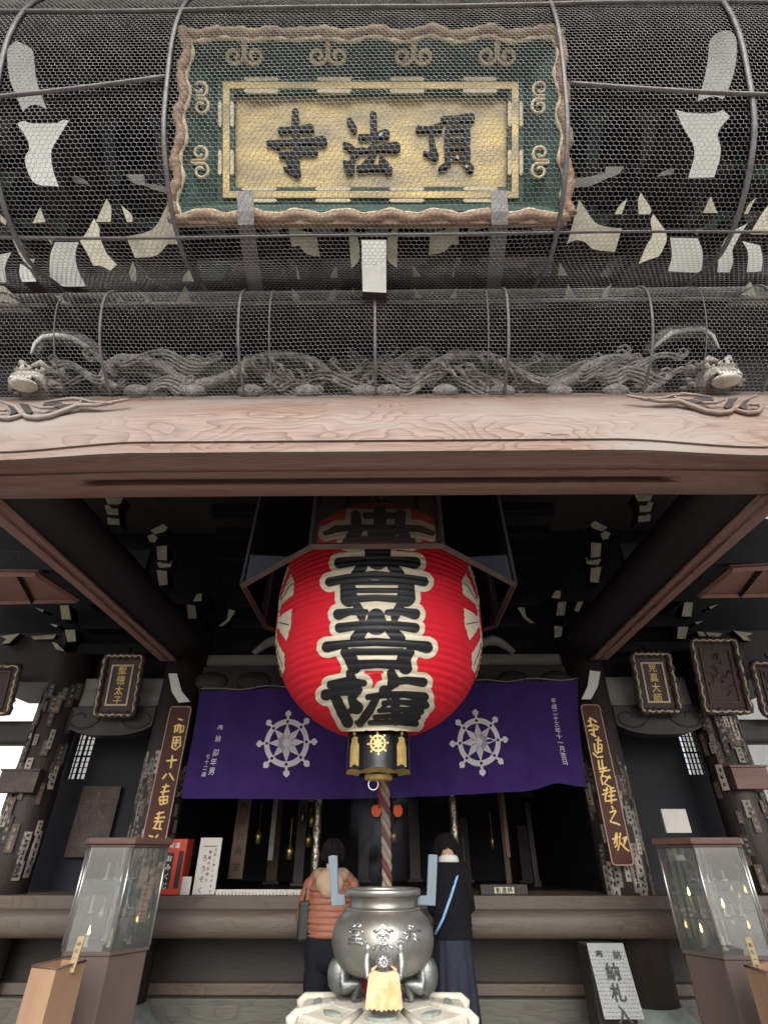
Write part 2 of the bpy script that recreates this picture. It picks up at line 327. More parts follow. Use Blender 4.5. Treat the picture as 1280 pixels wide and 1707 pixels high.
# ---------------------------------------------------------------- lettering
_fc = {}
def glyph(ch, bold=0.0):
    k = (ch, bold)
    if k not in _fc:
        c = bpy.data.curves.new('t', 'FONT'); c.body = ch; c.size = 1; c.offset = bold; c.resolution_u = 3
        o = bpy.data.objects.new('t', c); col.objects.link(o)
        me = o.evaluated_get(bpy.context.evaluated_depsgraph_get()).to_mesh()
        vs = [(v.co.x, v.co.y) for v in me.vertices]; fs = [tuple(p.vertices) for p in me.polygons]
        if vs:
            cx = (min(v[0] for v in vs) + max(v[0] for v in vs)) / 2; cy = (min(v[1] for v in vs) + max(v[1] for v in vs)) / 2
            vs = [(a - cx, b - cy) for a, b in vs]
        bpy.data.objects.remove(o); bpy.data.curves.remove(c); _fc[k] = (vs, fs)
    return _fc[k]
def put_text(m, text, o, ax, ay, size, n, step=None, mi=0, bold=.02, sx=1.0, lift=.003, vertical=True, shear=0.0):
    """lettering as thin real faces lying just proud of a surface; o = centre of the first character"""
    o, ax, ay, n = Vector(o), Vector(ax).normalized(), Vector(ay).normalized(), Vector(n).normalized(); step = step or size * 1.1
    for i, ch in enumerate(text):
        if ch == ' ': continue
        vs, fs = glyph(ch, bold); c = o + (-ay * step * i if vertical else ax * step * i) + n * lift
        pts = [c + ax * (x * sx + y * shear) * size + ay * (y) * size for x, y in vs]
        if ax.cross(ay).dot(n) < 0: fs = [f[::-1] for f in fs]
        m.add(pts, fs, mi)
    return m
def sdf_cells(strokes, x0, x1, y0, y1, step, iso=0.0, minus=None):
    """union of brush strokes (points x, y, radius) as a clean filled cell mesh; returns 2-D points and faces"""
    nx, ny = int((x1 - x0) / step) + 1, int((y1 - y0) / step) + 1
    X, Y = np.meshgrid(np.linspace(x0, x1, nx), np.linspace(y0, y1, ny)); D = np.full(X.shape, 1e9)
    for st in strokes:
        for (ax, ay, ar), (bx, by, br) in zip(st[:-1], st[1:]):
            dx, dy = bx - ax, by - ay; L = dx * dx + dy * dy + 1e-9
            t = np.clip(((X - ax) * dx + (Y - ay) * dy) / L, 0, 1)
            D = np.minimum(D, np.hypot(X - ax - t * dx, Y - ay - t * dy) - (ar + (br - ar) * t))
    D -= iso
    if minus is not None: D = np.maximum(D, -minus(X, Y))
    return march(X, Y, D)
def march(X, Y, D):
    pts = []; idx = {}; faces = []
    def vid(key, p):
        if key not in idx: idx[key] = len(pts); pts.append(p)
        return idx[key]
    ny, nx = D.shape
    for j in range(ny - 1):
        for i in range(nx - 1):
            c = [(j, i), (j, i + 1), (j + 1, i + 1), (j + 1, i)]; d = [D[q] for q in c]
            if min(d) >= 0: continue
            poly = []
            for k in range(4):
                a, b = c[k], c[(k + 1) % 4]; da, db = d[k], d[(k + 1) % 4]
                if da < 0: poly.append(vid(a, (X[a], Y[a])))
                if (da < 0) != (db < 0):
                    t = da / (da - db); key = (min(a, b), max(a, b))
                    poly.append(vid(key, (X[a] + (X[b] - X[a]) * t, Y[a] + (Y[b] - Y[a]) * t)))
            if len(poly) >= 3: faces.append(tuple(poly))
    return pts, faces
def wheel(m, o, ax, ay, n, r, mi=0, mi2=1, mih=None, lift=.003):
    """eight-spoked dharma wheel crest, flat, proud of the cloth"""
    o, ax, ay, n = map(Vector, (o, ax, ay, n)); flip = ax.cross(ay).dot(n) < 0
    def put(pl, fs, mi_, l):
        m.add([o + ax * x * r + ay * y * r + n * l for x, y in pl], [f[::-1] for f in fs] if flip else fs, mi_)
    N = 64; ring = [(math.cos(2 * math.pi * i / N) * q, math.sin(2 * math.pi * i / N) * q) for q in (.73, .95) for i in range(N)]
    put(ring, [(i, i + N, (i + 1) % N + N, (i + 1) % N)[::-1] for i in range(N)][::1], mi, lift)
    for k in range(8):
        a = math.pi / 4 * k + .06; ca, sa = math.cos(a), math.sin(a)
        def rot(p): return [(x * ca - y * sa, x * sa + y * ca) for x, y in p]
        put(rot([(.93, -.055), (1.08, -.05), (1.10, -.12), (1.22, -.13), (1.33, 0), (1.22, .13), (1.10, .12), (1.08, .05), (.93, .055)]), [tuple(range(9))], mi, lift * 1.4)
        put(rot([(.05, 0), (.40, -.13), (.78, 0), (.40, .13)]), [(0, 1, 2, 3)], mi, lift * 1.8)
        put(rot([(.10, -.012), (.74, -.004), (.74, .004), (.10, .012)]), [(0, 1, 2, 3)], mi2, lift * 2.2)
        a2 = a + math.pi / 8
        put([(x * math.cos(a2) - y * math.sin(a2), x * math.sin(a2) + y * math.cos(a2)) for x, y in [(.05, 0), (.30, -.12), (.42, 0), (.30, .12)]], [(0, 1, 2, 3)], mi2, lift * 1.6)
        if mih is not None:
            put(rot([(.84 + .065 * math.cos(t * .7854), .065 * math.sin(t * .7854)) for t in range(8)]), [tuple(range(8))], mih, lift * 2)
    put([(.16 * math.cos(t * .5236), .16 * math.sin(t * .5236)) for t in range(12)], [tuple(range(12))], mi, lift * 2.6)
# ================================================================ setting
g = M(); g.add([(-60, -40, 0), (60, -40, 0), (60, 120, 0), (-60, 120, 0)], [(0, 1, 2, 3)])
tag(g.build('ground', 'ground'), 'pale stone paving in front of the hall', kind='structure')

# ================================================================ temple hall
hall = thing('temple_hall', (0, 6.5, 0), 'old dark timber temple hall with a broad weathered front beam and white painted bracket ends', 'temple hall')
def sm(t): t = max(0, min(1, t)); return t * t * (3 - 2 * t)
def beam_profile():
    rows = [(657, 2.56, 0), (660, 2.45, 0), (672, 2.355, 0), (690, 2.297, 0), (733, 2.285, .085), (735.5, 2.300, .085), (738, 2.298, .085), (752, 2.262, .06), (757, 2.30, .06),
            (770, 2.36, .035), (783, 2.43, .02), (786, 2.405, .02), (792, 2.44, .015), (796, 2.465, .012), (798, 2.52, .012), (802, 2.54, .012), (805, 2.55, .012), (806.5, 2.515, .01), (816, 2.6, .01), (826, 2.68, .01)]
    out = []
    for py, Y, dr in rows:
        p = P(640, py, Y); out.append((p.y, p.z, dr))
    out.append((2.72, out[-1][1] + .03, 0)); out.append((2.74, out[0][1], 0))
    return out
bp = beam_profile(); m = M(); NX = 120; L = 3.2
for i in range(NX + 1):
    x = -L + 2 * L * i / NX
    k = .8 * sm((abs(x) - 1.35) / .85); gr = 1 - sm((abs(x) - 1.72) / .06)
    for j, (y, z, dr) in enumerate(bp):
        if j in (14, 15, 16): # groove in the soffit stops short of the ends
            y2, z2 = bp[13][0] + (bp[17][0] - bp[13][0]) * (j - 13) / 4, bp[13][1] + (bp[17][1] - bp[13][1]) * (j - 13) / 4
            y, z = y * gr + y2 * (1 - gr), (z + .035) * gr + z2 * (1 - gr)
        m.v.append((x, y, z - dr * k))
n = len(bp)
for i in range(NX):
    for j in range(n):
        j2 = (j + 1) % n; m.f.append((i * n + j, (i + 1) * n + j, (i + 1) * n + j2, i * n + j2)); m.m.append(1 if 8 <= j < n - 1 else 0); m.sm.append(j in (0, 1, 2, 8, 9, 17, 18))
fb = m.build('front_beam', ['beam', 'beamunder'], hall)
# carved scrolls at the two shoulders of the beam
def z8(l): return [(800 + x / 2.6667, 600 + y / 2.6667) for x, y in l]
m = M()
CUR = [([(650, 157), (700, 166), (760, 176), (820, 170), (850, 160), (900, 150), (960, 155), (1030, 166)], .013), ([(720, 172), (800, 182), (880, 180), (930, 200), (1000, 226), (1060, 236), (1110, 230), (1140, 210), (1165, 182), (1230, 158)], .017),
       ([(1120, 215), (1150, 226), (1190, 236), (1235, 232), (1252, 212), (1235, 196), (1205, 200)], .015), ([(850, 158), (880, 172), (930, 176), (990, 190), (1050, 190), (1090, 176)], .012)]
PAT = [[(920, 180), (960, 164), (1030, 168), (1040, 176), (965, 190), (945, 206)], [(1085, 206), (1105, 172), (1150, 166), (1125, 200), (1100, 216)], [(1150, 206), (1175, 182), (1200, 178), (1180, 200), (1190, 222)], [(740, 172), (830, 160), (880, 152), (830, 168), (790, 176)]]
for sgn in (1, -1):
    for c, r in CUR:
        pts = [P(x, y, 2.283) for x, y in z8(c)]; pts = [Vector((sgn * (p.x - .0), p.y, p.z)) for p in pts]
        m.tube(pts, [r * (.35 + .65 * math.sin(math.pi * (.12 + .8 * i / (len(pts) - 1)))) for i in range(len(pts))], 8, 0)
    for c in PAT:  # dark patches colour in the shade of the carved recesses
        pts = [P(x, y, 2.272) for x, y in z8(c)]; m.prism([Vector((sgn * p.x, p.y, p.z)) for p in pts], (0, .012, 0), 1)
    m.build('beam_scroll_carving', ['beam', 'brownblack'], hall); m = M()


# tie beams running back to the hall
for sgn in (1, -1):
    m = M(); pr = [(2.60, 3.485), (2.40, 3.485), (2.39, 3.505), (2.34, 3.54), (2.25, 3.59), (2.185, 3.66), (2.17, 3.73), (2.19, 3.79), (2.60, 3.82), (2.60, 3.55)]
    ys = [2.70, 3.2, 3.7, 4.2, 4.7, 5.2, 5.7, 6.02, 6.08]; vs = []
    for iy, y in enumerate(ys):
        cam_ = .05 * math.sin(math.pi * (y - 2.7) / 3.4); s_ = .82 if iy == len(ys) - 1 else 1
        for x, z in pr: vs.append((sgn * (2.385 + (x - 2.385) * s_), y, 3.62 + (z - 3.62) * s_ + cam_ * .4))
    k = len(pr); fs = []; mi = []
    for i in range(len(ys) - 1):
        for j in range(k):
            f = (i * k + j, i * k + (j + 1) % k, (i + 1) * k + (j + 1) % k, (i + 1) * k + j); m.add([], [], 0)
            m.f.append(f if sgn > 0 else f[::-1]); m.m.append(0 if j in (0, 9) else 1); m.sm.append(j in (2, 3, 4, 5, 6))
    m.v = vs; m.f.append(tuple(range((len(ys) - 1) * k, len(ys) * k))); m.m.append(1); m.sm.append(False)
    m.tube([(sgn * 2.60, y, 3.53) for y in ys[:-1]], .022, 8, 0); m.tube([(sgn * 2.41, y, 3.492) for y in ys[:-1]], .016, 8, 0); m.tube([(sgn * 2.50, y, 3.487) for y in ys[:-1]], .012, 8, 0)
    m.build('tie_beam', ['tie', 'tieshade'], hall)

# columns with votive paper slips
slipm = ['paper', 'cream', 'greyplank', 'brownblack', 'plaqueframe']
MT['slipA'] = mat('aged_votive_slip', (.30, .28, .24), .8, c2=(.16, .145, .125), scale=30)
MT['slipB'] = mat('browned_votive_slip', (.15, .11, .085), .8, c2=(.07, .05, .042), scale=30)
MT['slipC'] = mat('dark_votive_slip', (.06, .052, .048), .8, c2=(.03, .026, .026), scale=30)
MT['slipD'] = mat('pale_votive_slip', (.52, .47, .40), .8, c2=(.30, .26, .22), scale=45)
slip_mesh = {}
def column(x, y, r, z0, z1, slips, fz, light):
    m = M(); m.lathe([(r, z0), (r, z1)], (x, y, 0), 32, 0, cap=True); c = m.build('column', 'column', hall)
    for i in range(slips):
        key = (random.randrange(7), random.choices(['slipA', 'slipB', 'slipC', 'slipD'], light)[0])
        if key not in slip_mesh:
            ww, hh = .046 + .012 * (key[0] % 4), .11 + .022 * key[0]; q = M(); na = 4; vs = []
            for s_ in (0, 1):
                for a in range(na + 1):
                    an = (a / na - .5) * ww / r
                    for zz in (-hh / 2, hh / 2): vs.append(((r + .0015 + .003 * s_) * math.sin(an), -(r + .0015 + .003 * s_) * math.cos(an), zz))
            o2 = (na + 1) * 2; fs = []
            for a in range(na): fs += [(o2 + a * 2, o2 + a * 2 + 2, o2 + a * 2 + 3, o2 + a * 2 + 1), (a * 2, a * 2 + 2, o2 + a * 2 + 2, o2 + a * 2), (a * 2 + 1, o2 + a * 2 + 1, o2 + a * 2 + 3, a * 2 + 3)]
            fs += [(0, o2, o2 + 1, 1), (na * 2, na * 2 + 1, o2 + na * 2 + 1, o2 + na * 2)]
            q.add(vs, fs, 0)
            for t in range(3):     # brushed name down the slip
                zz = hh * (.28 - .28 * t); q.add([((random.random() - .5) * .2 * ww + dx * ww * .15, -(r + .0062), zz + dz * hh * .07) for dx, dz in ((-1, -1), (1, -.8), (1, 1), (-.8, 1))], [(0, 1, 2, 3)], 1)
            o = q.build('votive_slip', [key[1], 'ink' if key[1] in 'slipAslipD' else 'slipA']); slip_mesh[key] = o.data; col.objects.unlink(o); bpy.data.objects.remove(o)
        o = bpy.data.objects.new('votive_slip', slip_mesh[key]); col.objects.link(o); o.parent = c
        o.location = Vector((x, y, fz[0] + (fz[1] - fz[0]) * random.random() ** .9)) - hall.location; o.rotation_euler = (0, 0, R(random.uniform(-78, 78)))
        k = 1 + .006 * random.random(); o.scale = (k, k, 1)
    return c
column(2.36, 6.25, .235, 0, 3.9, 90, (1.32, 2.45), (4, 4, 4, 2))
column(-2.36, 6.25, .235, 0, 3.9, 90, (1.32, 2.45), (4, 4, 4, 2))
column(3.72, 6.25, .22, 0, 3.6, 80, (1.35, 3.2), (3, 6, 3, 1))
column(-3.72, 6.25, .22, 0, 3.6, 80, (1.35, 3.2), (3, 6, 3, 2))
for s in (-1, 1):
    m = M(); m.lathe([(.42, 0), (.42, .30), (.40, .36), (.30, .44), (.25, .50)], (s * 2.36, 6.25, 0), 32, 0, cap=True); m.build('column_base_stone', 'stonedark', hall)
    m = M(); m.lathe([(.30, 3.9), (.30, 5.0)], (s * 2.36, 2.52, -3.9), 24, 0); m.v = [(v[0] + s * .32, v[1], v[2] * 3.45 / 1.1) for v in m.v]; m.build('porch_column', 'tie', hall)

# facade rail, ledge, plinth
zr = lambda py, Y: P(640, py, Y).z
m = M(); m.box(-6, 6, 5.98, 6.9, zr(1517, 5.98), zr(1494, 5.98)); m.box(-6, 6, 6.02, 6.5, zr(1503, 5.98), zr(1503, 5.98) + .001); m.build('floor_ledge', 'rail', hall, .008)
m = M(); z0, z1 = zr(1568, 5.85), zr(1518, 5.85)
pr = [(5.92, z1), (5.87, z1 - .02), (5.85, z1 - .07), (5.85, z0 + .06), (5.87, z0 + .015), (5.92, z0), (6.1, z0), (6.1, z1)]
m.v = [(x, a, b) for x in (-6, 6) for a, b in pr]; k = len(pr)
for j in range(k): m.f.append((j, (j + 1) % k, k + (j + 1) % k, k + j)[::-1]); m.m.append(0); m.sm.append(j < 5)
m.build('rail_beam', 'rail', hall)
m = M(); m.box(-6, 6, 6.5, 6.56, 0, z0 + .3); m.build('plinth_board', 'darkpanel', hall)
m = M(); za, zb = zr(1661, 6.4), zr(1640, 6.4); m.box(-6, 6, 6.38, 6.5, za, zb); m.build('plinth_beam', 'rail', hall, .01)
m = M(); m.box(-6, 6, 6.30, 6.48, 0, za - .005); m.build('plinth_step', 'step', hall, .01)
m = M(); m.box(-6, 6, 6.52, 9.6, 1.0, 1.27); m.build('hall_floor', 'altar', hall)
m = M(); m.box(-2.0, 2.0, 4.75, 6.28, 0, .14); m.build('stone_step', 'stonedark', hall, .01)

# upper facade: planks and scroll beams between the columns
for s in (-1, 1):
    xa, xb = s * 2.58, s * 3.55
    m = M(); m.box(min(xa, xb), max(xa, xb), 6.2, 6.3, 3.02, 3.34); m.build('grey_tie_plank', 'greyplank', hall, .01)
    m = M(); a, b = min(xa, xb), max(xa, xb); pts = []
    for i in range(25):
        t = i / 24; u = abs(t - .5) * 2; pts.append((a + (b - a) * t, 2.70 + .10 * u ** 3))
    front = [Vector((x, 6.14, z)) for x, z in pts] + [Vector((b, 6.14, 3.0)), Vector((a, 6.14, 3.0))]
    m.prism(front, (0, .2, 0), 0)
    for q in (.16, .84):
        cx = a + (b - a) * q; m.tube([(cx + (.03 + .016 * t) * math.cos(t * .55 + (0 if q < .5 else math.pi)), 6.138, 2.88 + (.03 + .012 * t) * math.sin(t * .55) * .8) for t in range(13)], .012, 6, 0)
    m.build('scroll_beam', 'scroll', hall)
    m = M(); m.box(s * 3.9 if s > 0 else -5.6, 5.6 if s > 0 else -3.9, 6.15, 6.35, 2.62, 2.86); m.build('scroll_beam', 'scroll', hall, .03)
    m = M(); m.box(s * 3.9 if s > 0 else -5.6, 5.6 if s > 0 else -3.9, 6.2, 6.3, 3.30, 3.9); m.build('side_fascia', 'brownblack', hall)
    m = M(); m.box(-6.5 if s < 0 else 2.1, 6.5 if s > 0 else -2.1, 6.32, 6.4, 3.36, 5.6); m.build('upper_wall', 'black', hall)
m = M(); m.box(-2.12, 2.12, 6.28, 6.4, 3.3, 5.6); m.build('upper_wall', 'black', hall)
# centre lintel above the curtain
m = M(); m.box(-2.12, 2.12, 6.12, 6.36, 3.16, 3.45); 
for q in range(-4, 5): m.ball((q * .5, 6.12, 3.28), .15, 0, 14, 8, 1.35, .22, .75)
m.build('carved_lintel', 'scroll', hall)
m = M(); m.box(-2.12, 2.12, 6.2, 6.3, 3.48, 3.62); m.build('grey_tie_plank', 'greyplank', hall, .01)
for q in (-1, 1):
    m = M(); m.tube([(q * (1.05 + .5 * t), 6.12, 3.60 + .16 * math.sin(t * 3.1) ) for t in [i / 10 for i in range(11)]], [.10 - .05 * abs(i - 5) / 5 for i in range(11)], 10, 0, flat=.6); m.build('cloud_carving', 'greyplank', hall)

# bay walls with a latticed window, altar room
def bay(s, poly):
    pts = [P(x, y, 6.8) for x, y in poly]; x0 = (pts[0].x + pts[3].x) / 2; x1 = (pts[1].x + pts[2].x) / 2; z1 = (pts[0].z + pts[1].z) / 2; z0 = (pts[2].z + pts[3].z) / 2
    A, B = (-3.8, -2.3) if s < 0 else (2.3, 3.8); m = M()
    m.box(A, B, 6.8, 6.88, z1, 3.9); m.box(A, B, 6.8, 6.88, 1.2, z0); m.box(A, x0, 6.8, 6.88, z0, z1); m.box(x1, B, 6.8, 6.88, z0, z1)
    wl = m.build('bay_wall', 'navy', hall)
    m = M(); nv = 4 if s < 0 else 5
    for i in range(nv + 1):
        x = x0 + (x1 - x0) * i / nv; wdt = .012 if (i == 2 and s < 0) else .006; m.box(x - wdt, x + wdt, 6.81, 6.83, z0, z1)
    for i in range(9):
        z = z0 + (z1 - z0) * i / 8; m.box(x0, x1, 6.835, 6.85, z - (.004 if i != 4 else .009), z + (.004 if i != 4 else .009))
    m.build('window_lattice', 'black', hall)
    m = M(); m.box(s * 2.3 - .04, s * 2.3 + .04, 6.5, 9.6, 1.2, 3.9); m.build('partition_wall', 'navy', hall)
bay(-1, [(132, 1222), (162, 1225), (138, 1300), (107, 1298)])
bay(1, [(1127, 1218), (1158, 1218), (1182, 1290), (1151, 1293)])
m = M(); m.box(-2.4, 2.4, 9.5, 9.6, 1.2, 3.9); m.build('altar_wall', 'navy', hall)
m = M(); m.box(-6.5, 6.5, 6.4, 9.8, 3.9, 4.0); m.build('ceiling', 'black', hall)
for px, a in ((533, -1), (757, 1)):
    t, b = P(px + 2 * a, 1325, 7.0), P(px + (6 if a > 0 else -10), 1470, 7.0); m = M()
    m.tube([(b.x + (t.x - b.x) * i / 24 * 0, 7.0, 1.27 + 2.2 * i / 24) for i in range(25)], [.05 + .006 * math.sin(i * 2.3) for i in range(25)], 12, 0); m.build('wrapped_post', 'silverwrap', hall)
random.seed(3)
for i in range(16):   # shadowy altar fittings
    x = random.uniform(-2.0, 2.0); y = random.uniform(7.6, 9.2); m = M(); hgt = random.uniform(.5, 1.6); wd = random.uniform(.03, .12)
    m.box(x - wd, x + wd, y, y + .06, 1.27 + (0 if i % 2 else 1.0), 1.27 + hgt + (0 if i % 2 else .8)); m.box(x - wd * 1.4, x + wd * 1.4, y - .02, y + .08, 1.27 + (0 if i % 2 else 1.0), 1.31 + (0 if i % 2 else 1.0), 1)
    m.build('altar_fitting', [random.choice(['altar', 'plaquebrown', 'plank', 'altar']), 'brass' if i % 4 == 0 else 'altar'], hall, .006)

# roof
m = M()
vs = [(-7, -.45, 6.75), (7, -.45, 6.75), (7, 2.0, 7.15), (-7, 2.0, 7.15), (-7, 12, 8.5), (7, 12, 8.5)]
m.add(vs, [(0, 1, 2, 3)[::-1], (3, 2, 5, 4)[::-1]]); m.add([(x, y, z + .25) for x, y, z in vs], [(0, 1, 2, 3), (3, 2, 5, 4)]); m.add([vs[0], vs[1], (7, -.45, 7.0), (-7, -.45, 7.0)], [(0, 1, 2, 3)])
m.build('roof', 'roofwood', hall)
for i in range(25):
    x = -4.8 + .4 * i; m = M(); m.boxv((x - .06, -.3, 6.63), (.12, 0, 0), (0, 3.0, .48), (0, 0, .12)); m.build('rafter', 'roofwood', hall)
m = M(); m.box(-7, 7, 2.78, 2.86, 3.9, 7.2); m.build('frieze_board', 'black', hall)
m = M(); m.box(-4.0, 4.0, 2.5, 6.3, 5.4, 5.5); m.build('porch_ceiling', 'roofwood', hall)

# ---------------------------------------------------------------- bracket complexes above the beam
m = M(); a = P(640, 512, 2.40); m.box(-4.5, 4.5, 2.40, 2.72, a.z - .02, a.z + .16); m.build('bracket_plate', 'brownblack', hall, .015)
tiers = [(2.36, 5.42, .16), (2.20, 5.78, .15), (2.0, 6.14, .15), (1.75, 6.48, .16)]
for i, (y, z, h) in enumerate(tiers):
    m = M(); m.box(-4.5, 4.5, y, y + .13, z, z + h); m.build('bracket_purlin', ['brownblack', 'teal', 'brownblack', 'black'][i], hall, .01)
    for k in range(-7, 8):
        x = k * .42; q = M(); zz = z - .16
        q.add([(x - .07, y - .02, zz), (x + .07, y - .02, zz), (x + .07, y + .15, zz), (x - .07, y + .15, zz), (x - .11, y - .05, zz + .07), (x + .11, y - .05, zz + .07), (x + .11, y + .18, zz + .07), (x - .11, y + .18, zz + .07),
               (x - .11, y - .05, zz + .158), (x + .11, y - .05, zz + .158), (x + .11, y + .18, zz + .158), (x - .11, y + .18, zz + .158)],
              [(0, 3, 2, 1), (8, 9, 10, 11)] + [(a, (a + 1) % 4, 4 + (a + 1) % 4, 4 + a) for a in range(4)] + [(4 + a, 4 + (a + 1) % 4, 8 + (a + 1) % 4, 8 + a) for a in range(4)])
        q.build('bearing_block', ['brownblack', 'teal', 'black', 'teal'][(i + k) % 4], hall)
for k in range(-6, 7):
    x = k * .42; m = M(); m.boxv((x - .05, 1.75, 6.3), (.10, 0, 0), (0, .95, -.95), (0, 0, .14)); m.build('bracket_arm', ['black', 'teal', 'brownblack'][k % 3], hall)

NRM = Vector((0, -.72, -.69))
def soften(pl):        # round the shallow corners, keep the sharp ones
    out = []; n = len(pl)
    for i in range(n):
        a, b, c = Vector(pl[i - 1]), Vector(pl[i]), Vector(pl[(i + 1) % n]); u, v = a - b, c - b
        if u.length < 1e-6 or v.length < 1e-6 or u.angle(v) < R(118): out.append(tuple(b))
        else: out += [tuple(b + u * .3), tuple(b + (u + v) * .09), tuple(b + v * .3)]
    return out
def slab(poly, Y, deep=.3, mf='white', name='painted_bracket_end', bow=0.0):
    cx = sum(p[0] for p in poly) / len(poly); cy = sum(p[1] for p in poly) / len(poly); o = P(cx, cy, Y); nn = Vector((random.uniform(-.38, .38), NRM.y + random.uniform(-.15, .2), NRM.z)).normalized(); poly = soften(poly)
    m = M(); m.prism([PN(x, y, o, nn) for x, y in poly], Vector((-(o.x) * .02, deep * 1.8, deep * .5)), 0, 1); return m.build(name, [mf, 'brownblack'], hall)
BIG = [[(10, 80), (27, 67), (55, 80), (57, 100), (60, 130), (68, 157), (78, 180), (62, 174), (51, 174), (38, 185), (27, 160), (15, 130)],
       [(28, 205), (40, 200), (50, 205), (95, 205), (104, 199), (115, 200), (100, 225), (86, 247), (85, 265), (90, 290), (98, 310), (58, 308), (45, 285), (40, 262), (50, 248), (45, 230)],
       [(1182, 62), (1210, 47), (1228, 58), (1228, 100), (1218, 140), (1205, 165), (1190, 158), (1162, 168), (1172, 140), (1180, 100)],
       [(1125, 182), (1148, 188), (1190, 189), (1205, 182), (1217, 193), (1200, 212), (1195, 226), (1202, 245), (1200, 265), (1190, 295), (1147, 296), (1158, 260), (1156, 240), (1140, 215)]]
for k, p in enumerate(BIG): slab(p, 1.36 if k % 2 == 0 else 1.52, .3)
def z4(l): return [(x / 2.6667, 300 + y / 2.6667) for x, y in l]
def z5(l): return [(400 + x / 2.6667, 300 + y / 2.6667) for x, y in l]
def z6(l): return [(800 + x / 2.6667, 300 + y / 2.6667) for x, y in l]
MIDW = [z4([(245, 275), (350, 275), (337, 310), (335, 350), (345, 400), (382, 472), (275, 474), (262, 455), (225, 450), (220, 400), (222, 330)]),
        z4([(90, 370), (130, 395), (162, 450), (100, 452), (85, 420)]), z4([(0, 330), (50, 320), (25, 370), (20, 400), (30, 455), (0, 455)]),
        z5([(540, 265), (650, 265), (650, 500), (545, 495)]),
        z6([(845, 255), (968, 258), (990, 310), (990, 360), (982, 412), (835, 405), (855, 340)]),
        z6([(1190, 190), (1140, 270), (1120, 310), (1128, 360), (1110, 410), (1055, 410), (1060, 330), (1080, 280), (1105, 235)]), z6([(1165, 270), (1245, 290), (1258, 350), (1250, 405), (1185, 410), (1195, 320)])]
for k, p in enumerate(MIDW): slab(p, 1.85 if k == 3 else 1.95, .25, 'white')
MIDC = [z4([(418, 170), (445, 215), (440, 245), (470, 320), (490, 345), (520, 375), (490, 402), (450, 380), (415, 380), (385, 320), (355, 270), (380, 240)]),
        z4([(745, 105), (690, 215), (640, 235), (560, 250), (600, 345), (690, 340), (720, 315), (745, 282), (800, 285), (775, 180)]), z4([(50, 250), (80, 250), (130, 350), (155, 350), (140, 395), (92, 345)]),
        z4([(180, 205), (215, 235), (240, 265), (230, 290)]),
        z5([(480, 195), (520, 240), (532, 300), (530, 362), (495, 392)]), z5([(700, 195), (660, 240), (650, 300), (655, 362), (698, 390)]),
        z5([(210, 185), (245, 185), (262, 220), (340, 240), (355, 340), (295, 330), (265, 290), (230, 297)]), z5([(975, 185), (940, 185), (920, 220), (845, 235), (840, 332), (910, 320), (935, 285), (970, 287)]),
        z5([(70, 185), (150, 185), (178, 242), (130, 225)]), z5([(1110, 185), (1030, 185), (1010, 230), (1090, 212)]),
        z6([(440, 85), (490, 160), (520, 200), (630, 215), (600, 318), (500, 310), (465, 270), (420, 265), (385, 285), (400, 240)]),
        z6([(770, 150), (840, 245), (800, 340), (770, 345), (705, 372), (740, 290), (770, 240), (755, 180)]), z6([(1015, 175), (972, 240), (955, 240), (975, 205)]), z6([(1280, 110), (1280, 240), (1200, 240), (1232, 180)])]
for k, p in enumerate(MIDC): slab(p, 1.87 if 4 <= k <= 9 else 1.9, .18, 'cream')
SMALL = [z4(q) for q in ([(178, 120), (203, 185), (145, 190)], [(475, 80), (497, 125), (492, 185), (425, 185)], [(538, 110), (575, 140), (590, 160), (588, 185), (565, 185)], [(0, 150), (30, 180), (25, 200), (0, 180)],
         [(560, 455), (580, 500), (585, 550), (510, 550), (530, 500)], [(620, 490), (665, 525), (668, 550), (645, 545)], [(825, 455), (850, 550), (775, 550), (812, 490)], [(840, 395), (862, 450), (810, 450), (815, 425)],
         [(590, 360), (607, 400), (605, 450), (565, 450), (570, 420)], [(660, 390), (700, 420), (702, 445), (680, 440)], [(270, 485), (290, 520), (325, 550), (240, 550), (250, 515)], [(0, 470), (40, 470), (75, 500), (130, 550), (0, 540)])] + \
        [z5(q) for q in ([(250, 375), (275, 405), (287, 440), (255, 440)], [(430, 380), (432, 435), (402, 435), (412, 400)], [(765, 375), (795, 410), (805, 430), (770, 430)], [(955, 370), (950, 430), (912, 432), (925, 400)],
         [(230, 480), (262, 510), (272, 555), (235, 555)], [(425, 480), (428, 545), (385, 545), (398, 505)], [(500, 475), (525, 510), (500, 508)], [(695, 475), (695, 510), (665, 510)], [(770, 475), (798, 500), (810, 525), (775, 520)], [(965, 475), (960, 555), (925, 530)],
         [(500, 395), (535, 405), (535, 437), (502, 435)], [(695, 390), (692, 437), (655, 435), (670, 405)])] + \
        [z6(q) for q in ([(655, 80), (630, 150), (600, 150), (615, 115)], [(715, 55), (765, 130), (755, 150), (705, 150), (700, 90)], [(1025, 70), (1055, 145), (990, 145)], [(1228, 75), (1190, 150), (1175, 150), (1190, 110)], [(355, 360), (390, 425), (345, 425)], [(545, 365), (525, 415), (500, 415), (510, 390)],
         [(390, 460), (430, 522), (375, 522)], [(585, 460), (565, 520), (540, 520), (550, 490)], [(640, 430), (695, 515), (640, 510)], [(930, 450), (960, 505), (905, 500)], [(1130, 450), (1105, 500), (1075, 520), (1080, 490)], [(1190, 420), (1230, 515), (1160, 510)])]
for p in SMALL: slab(p, 2.33 if sum(q[1] for q in p) / len(p) > 470 else 2.17 if sum(q[1] for q in p) / len(p) > 430 else 1.76, .10, 'cream', 'painted_bracket_tip')
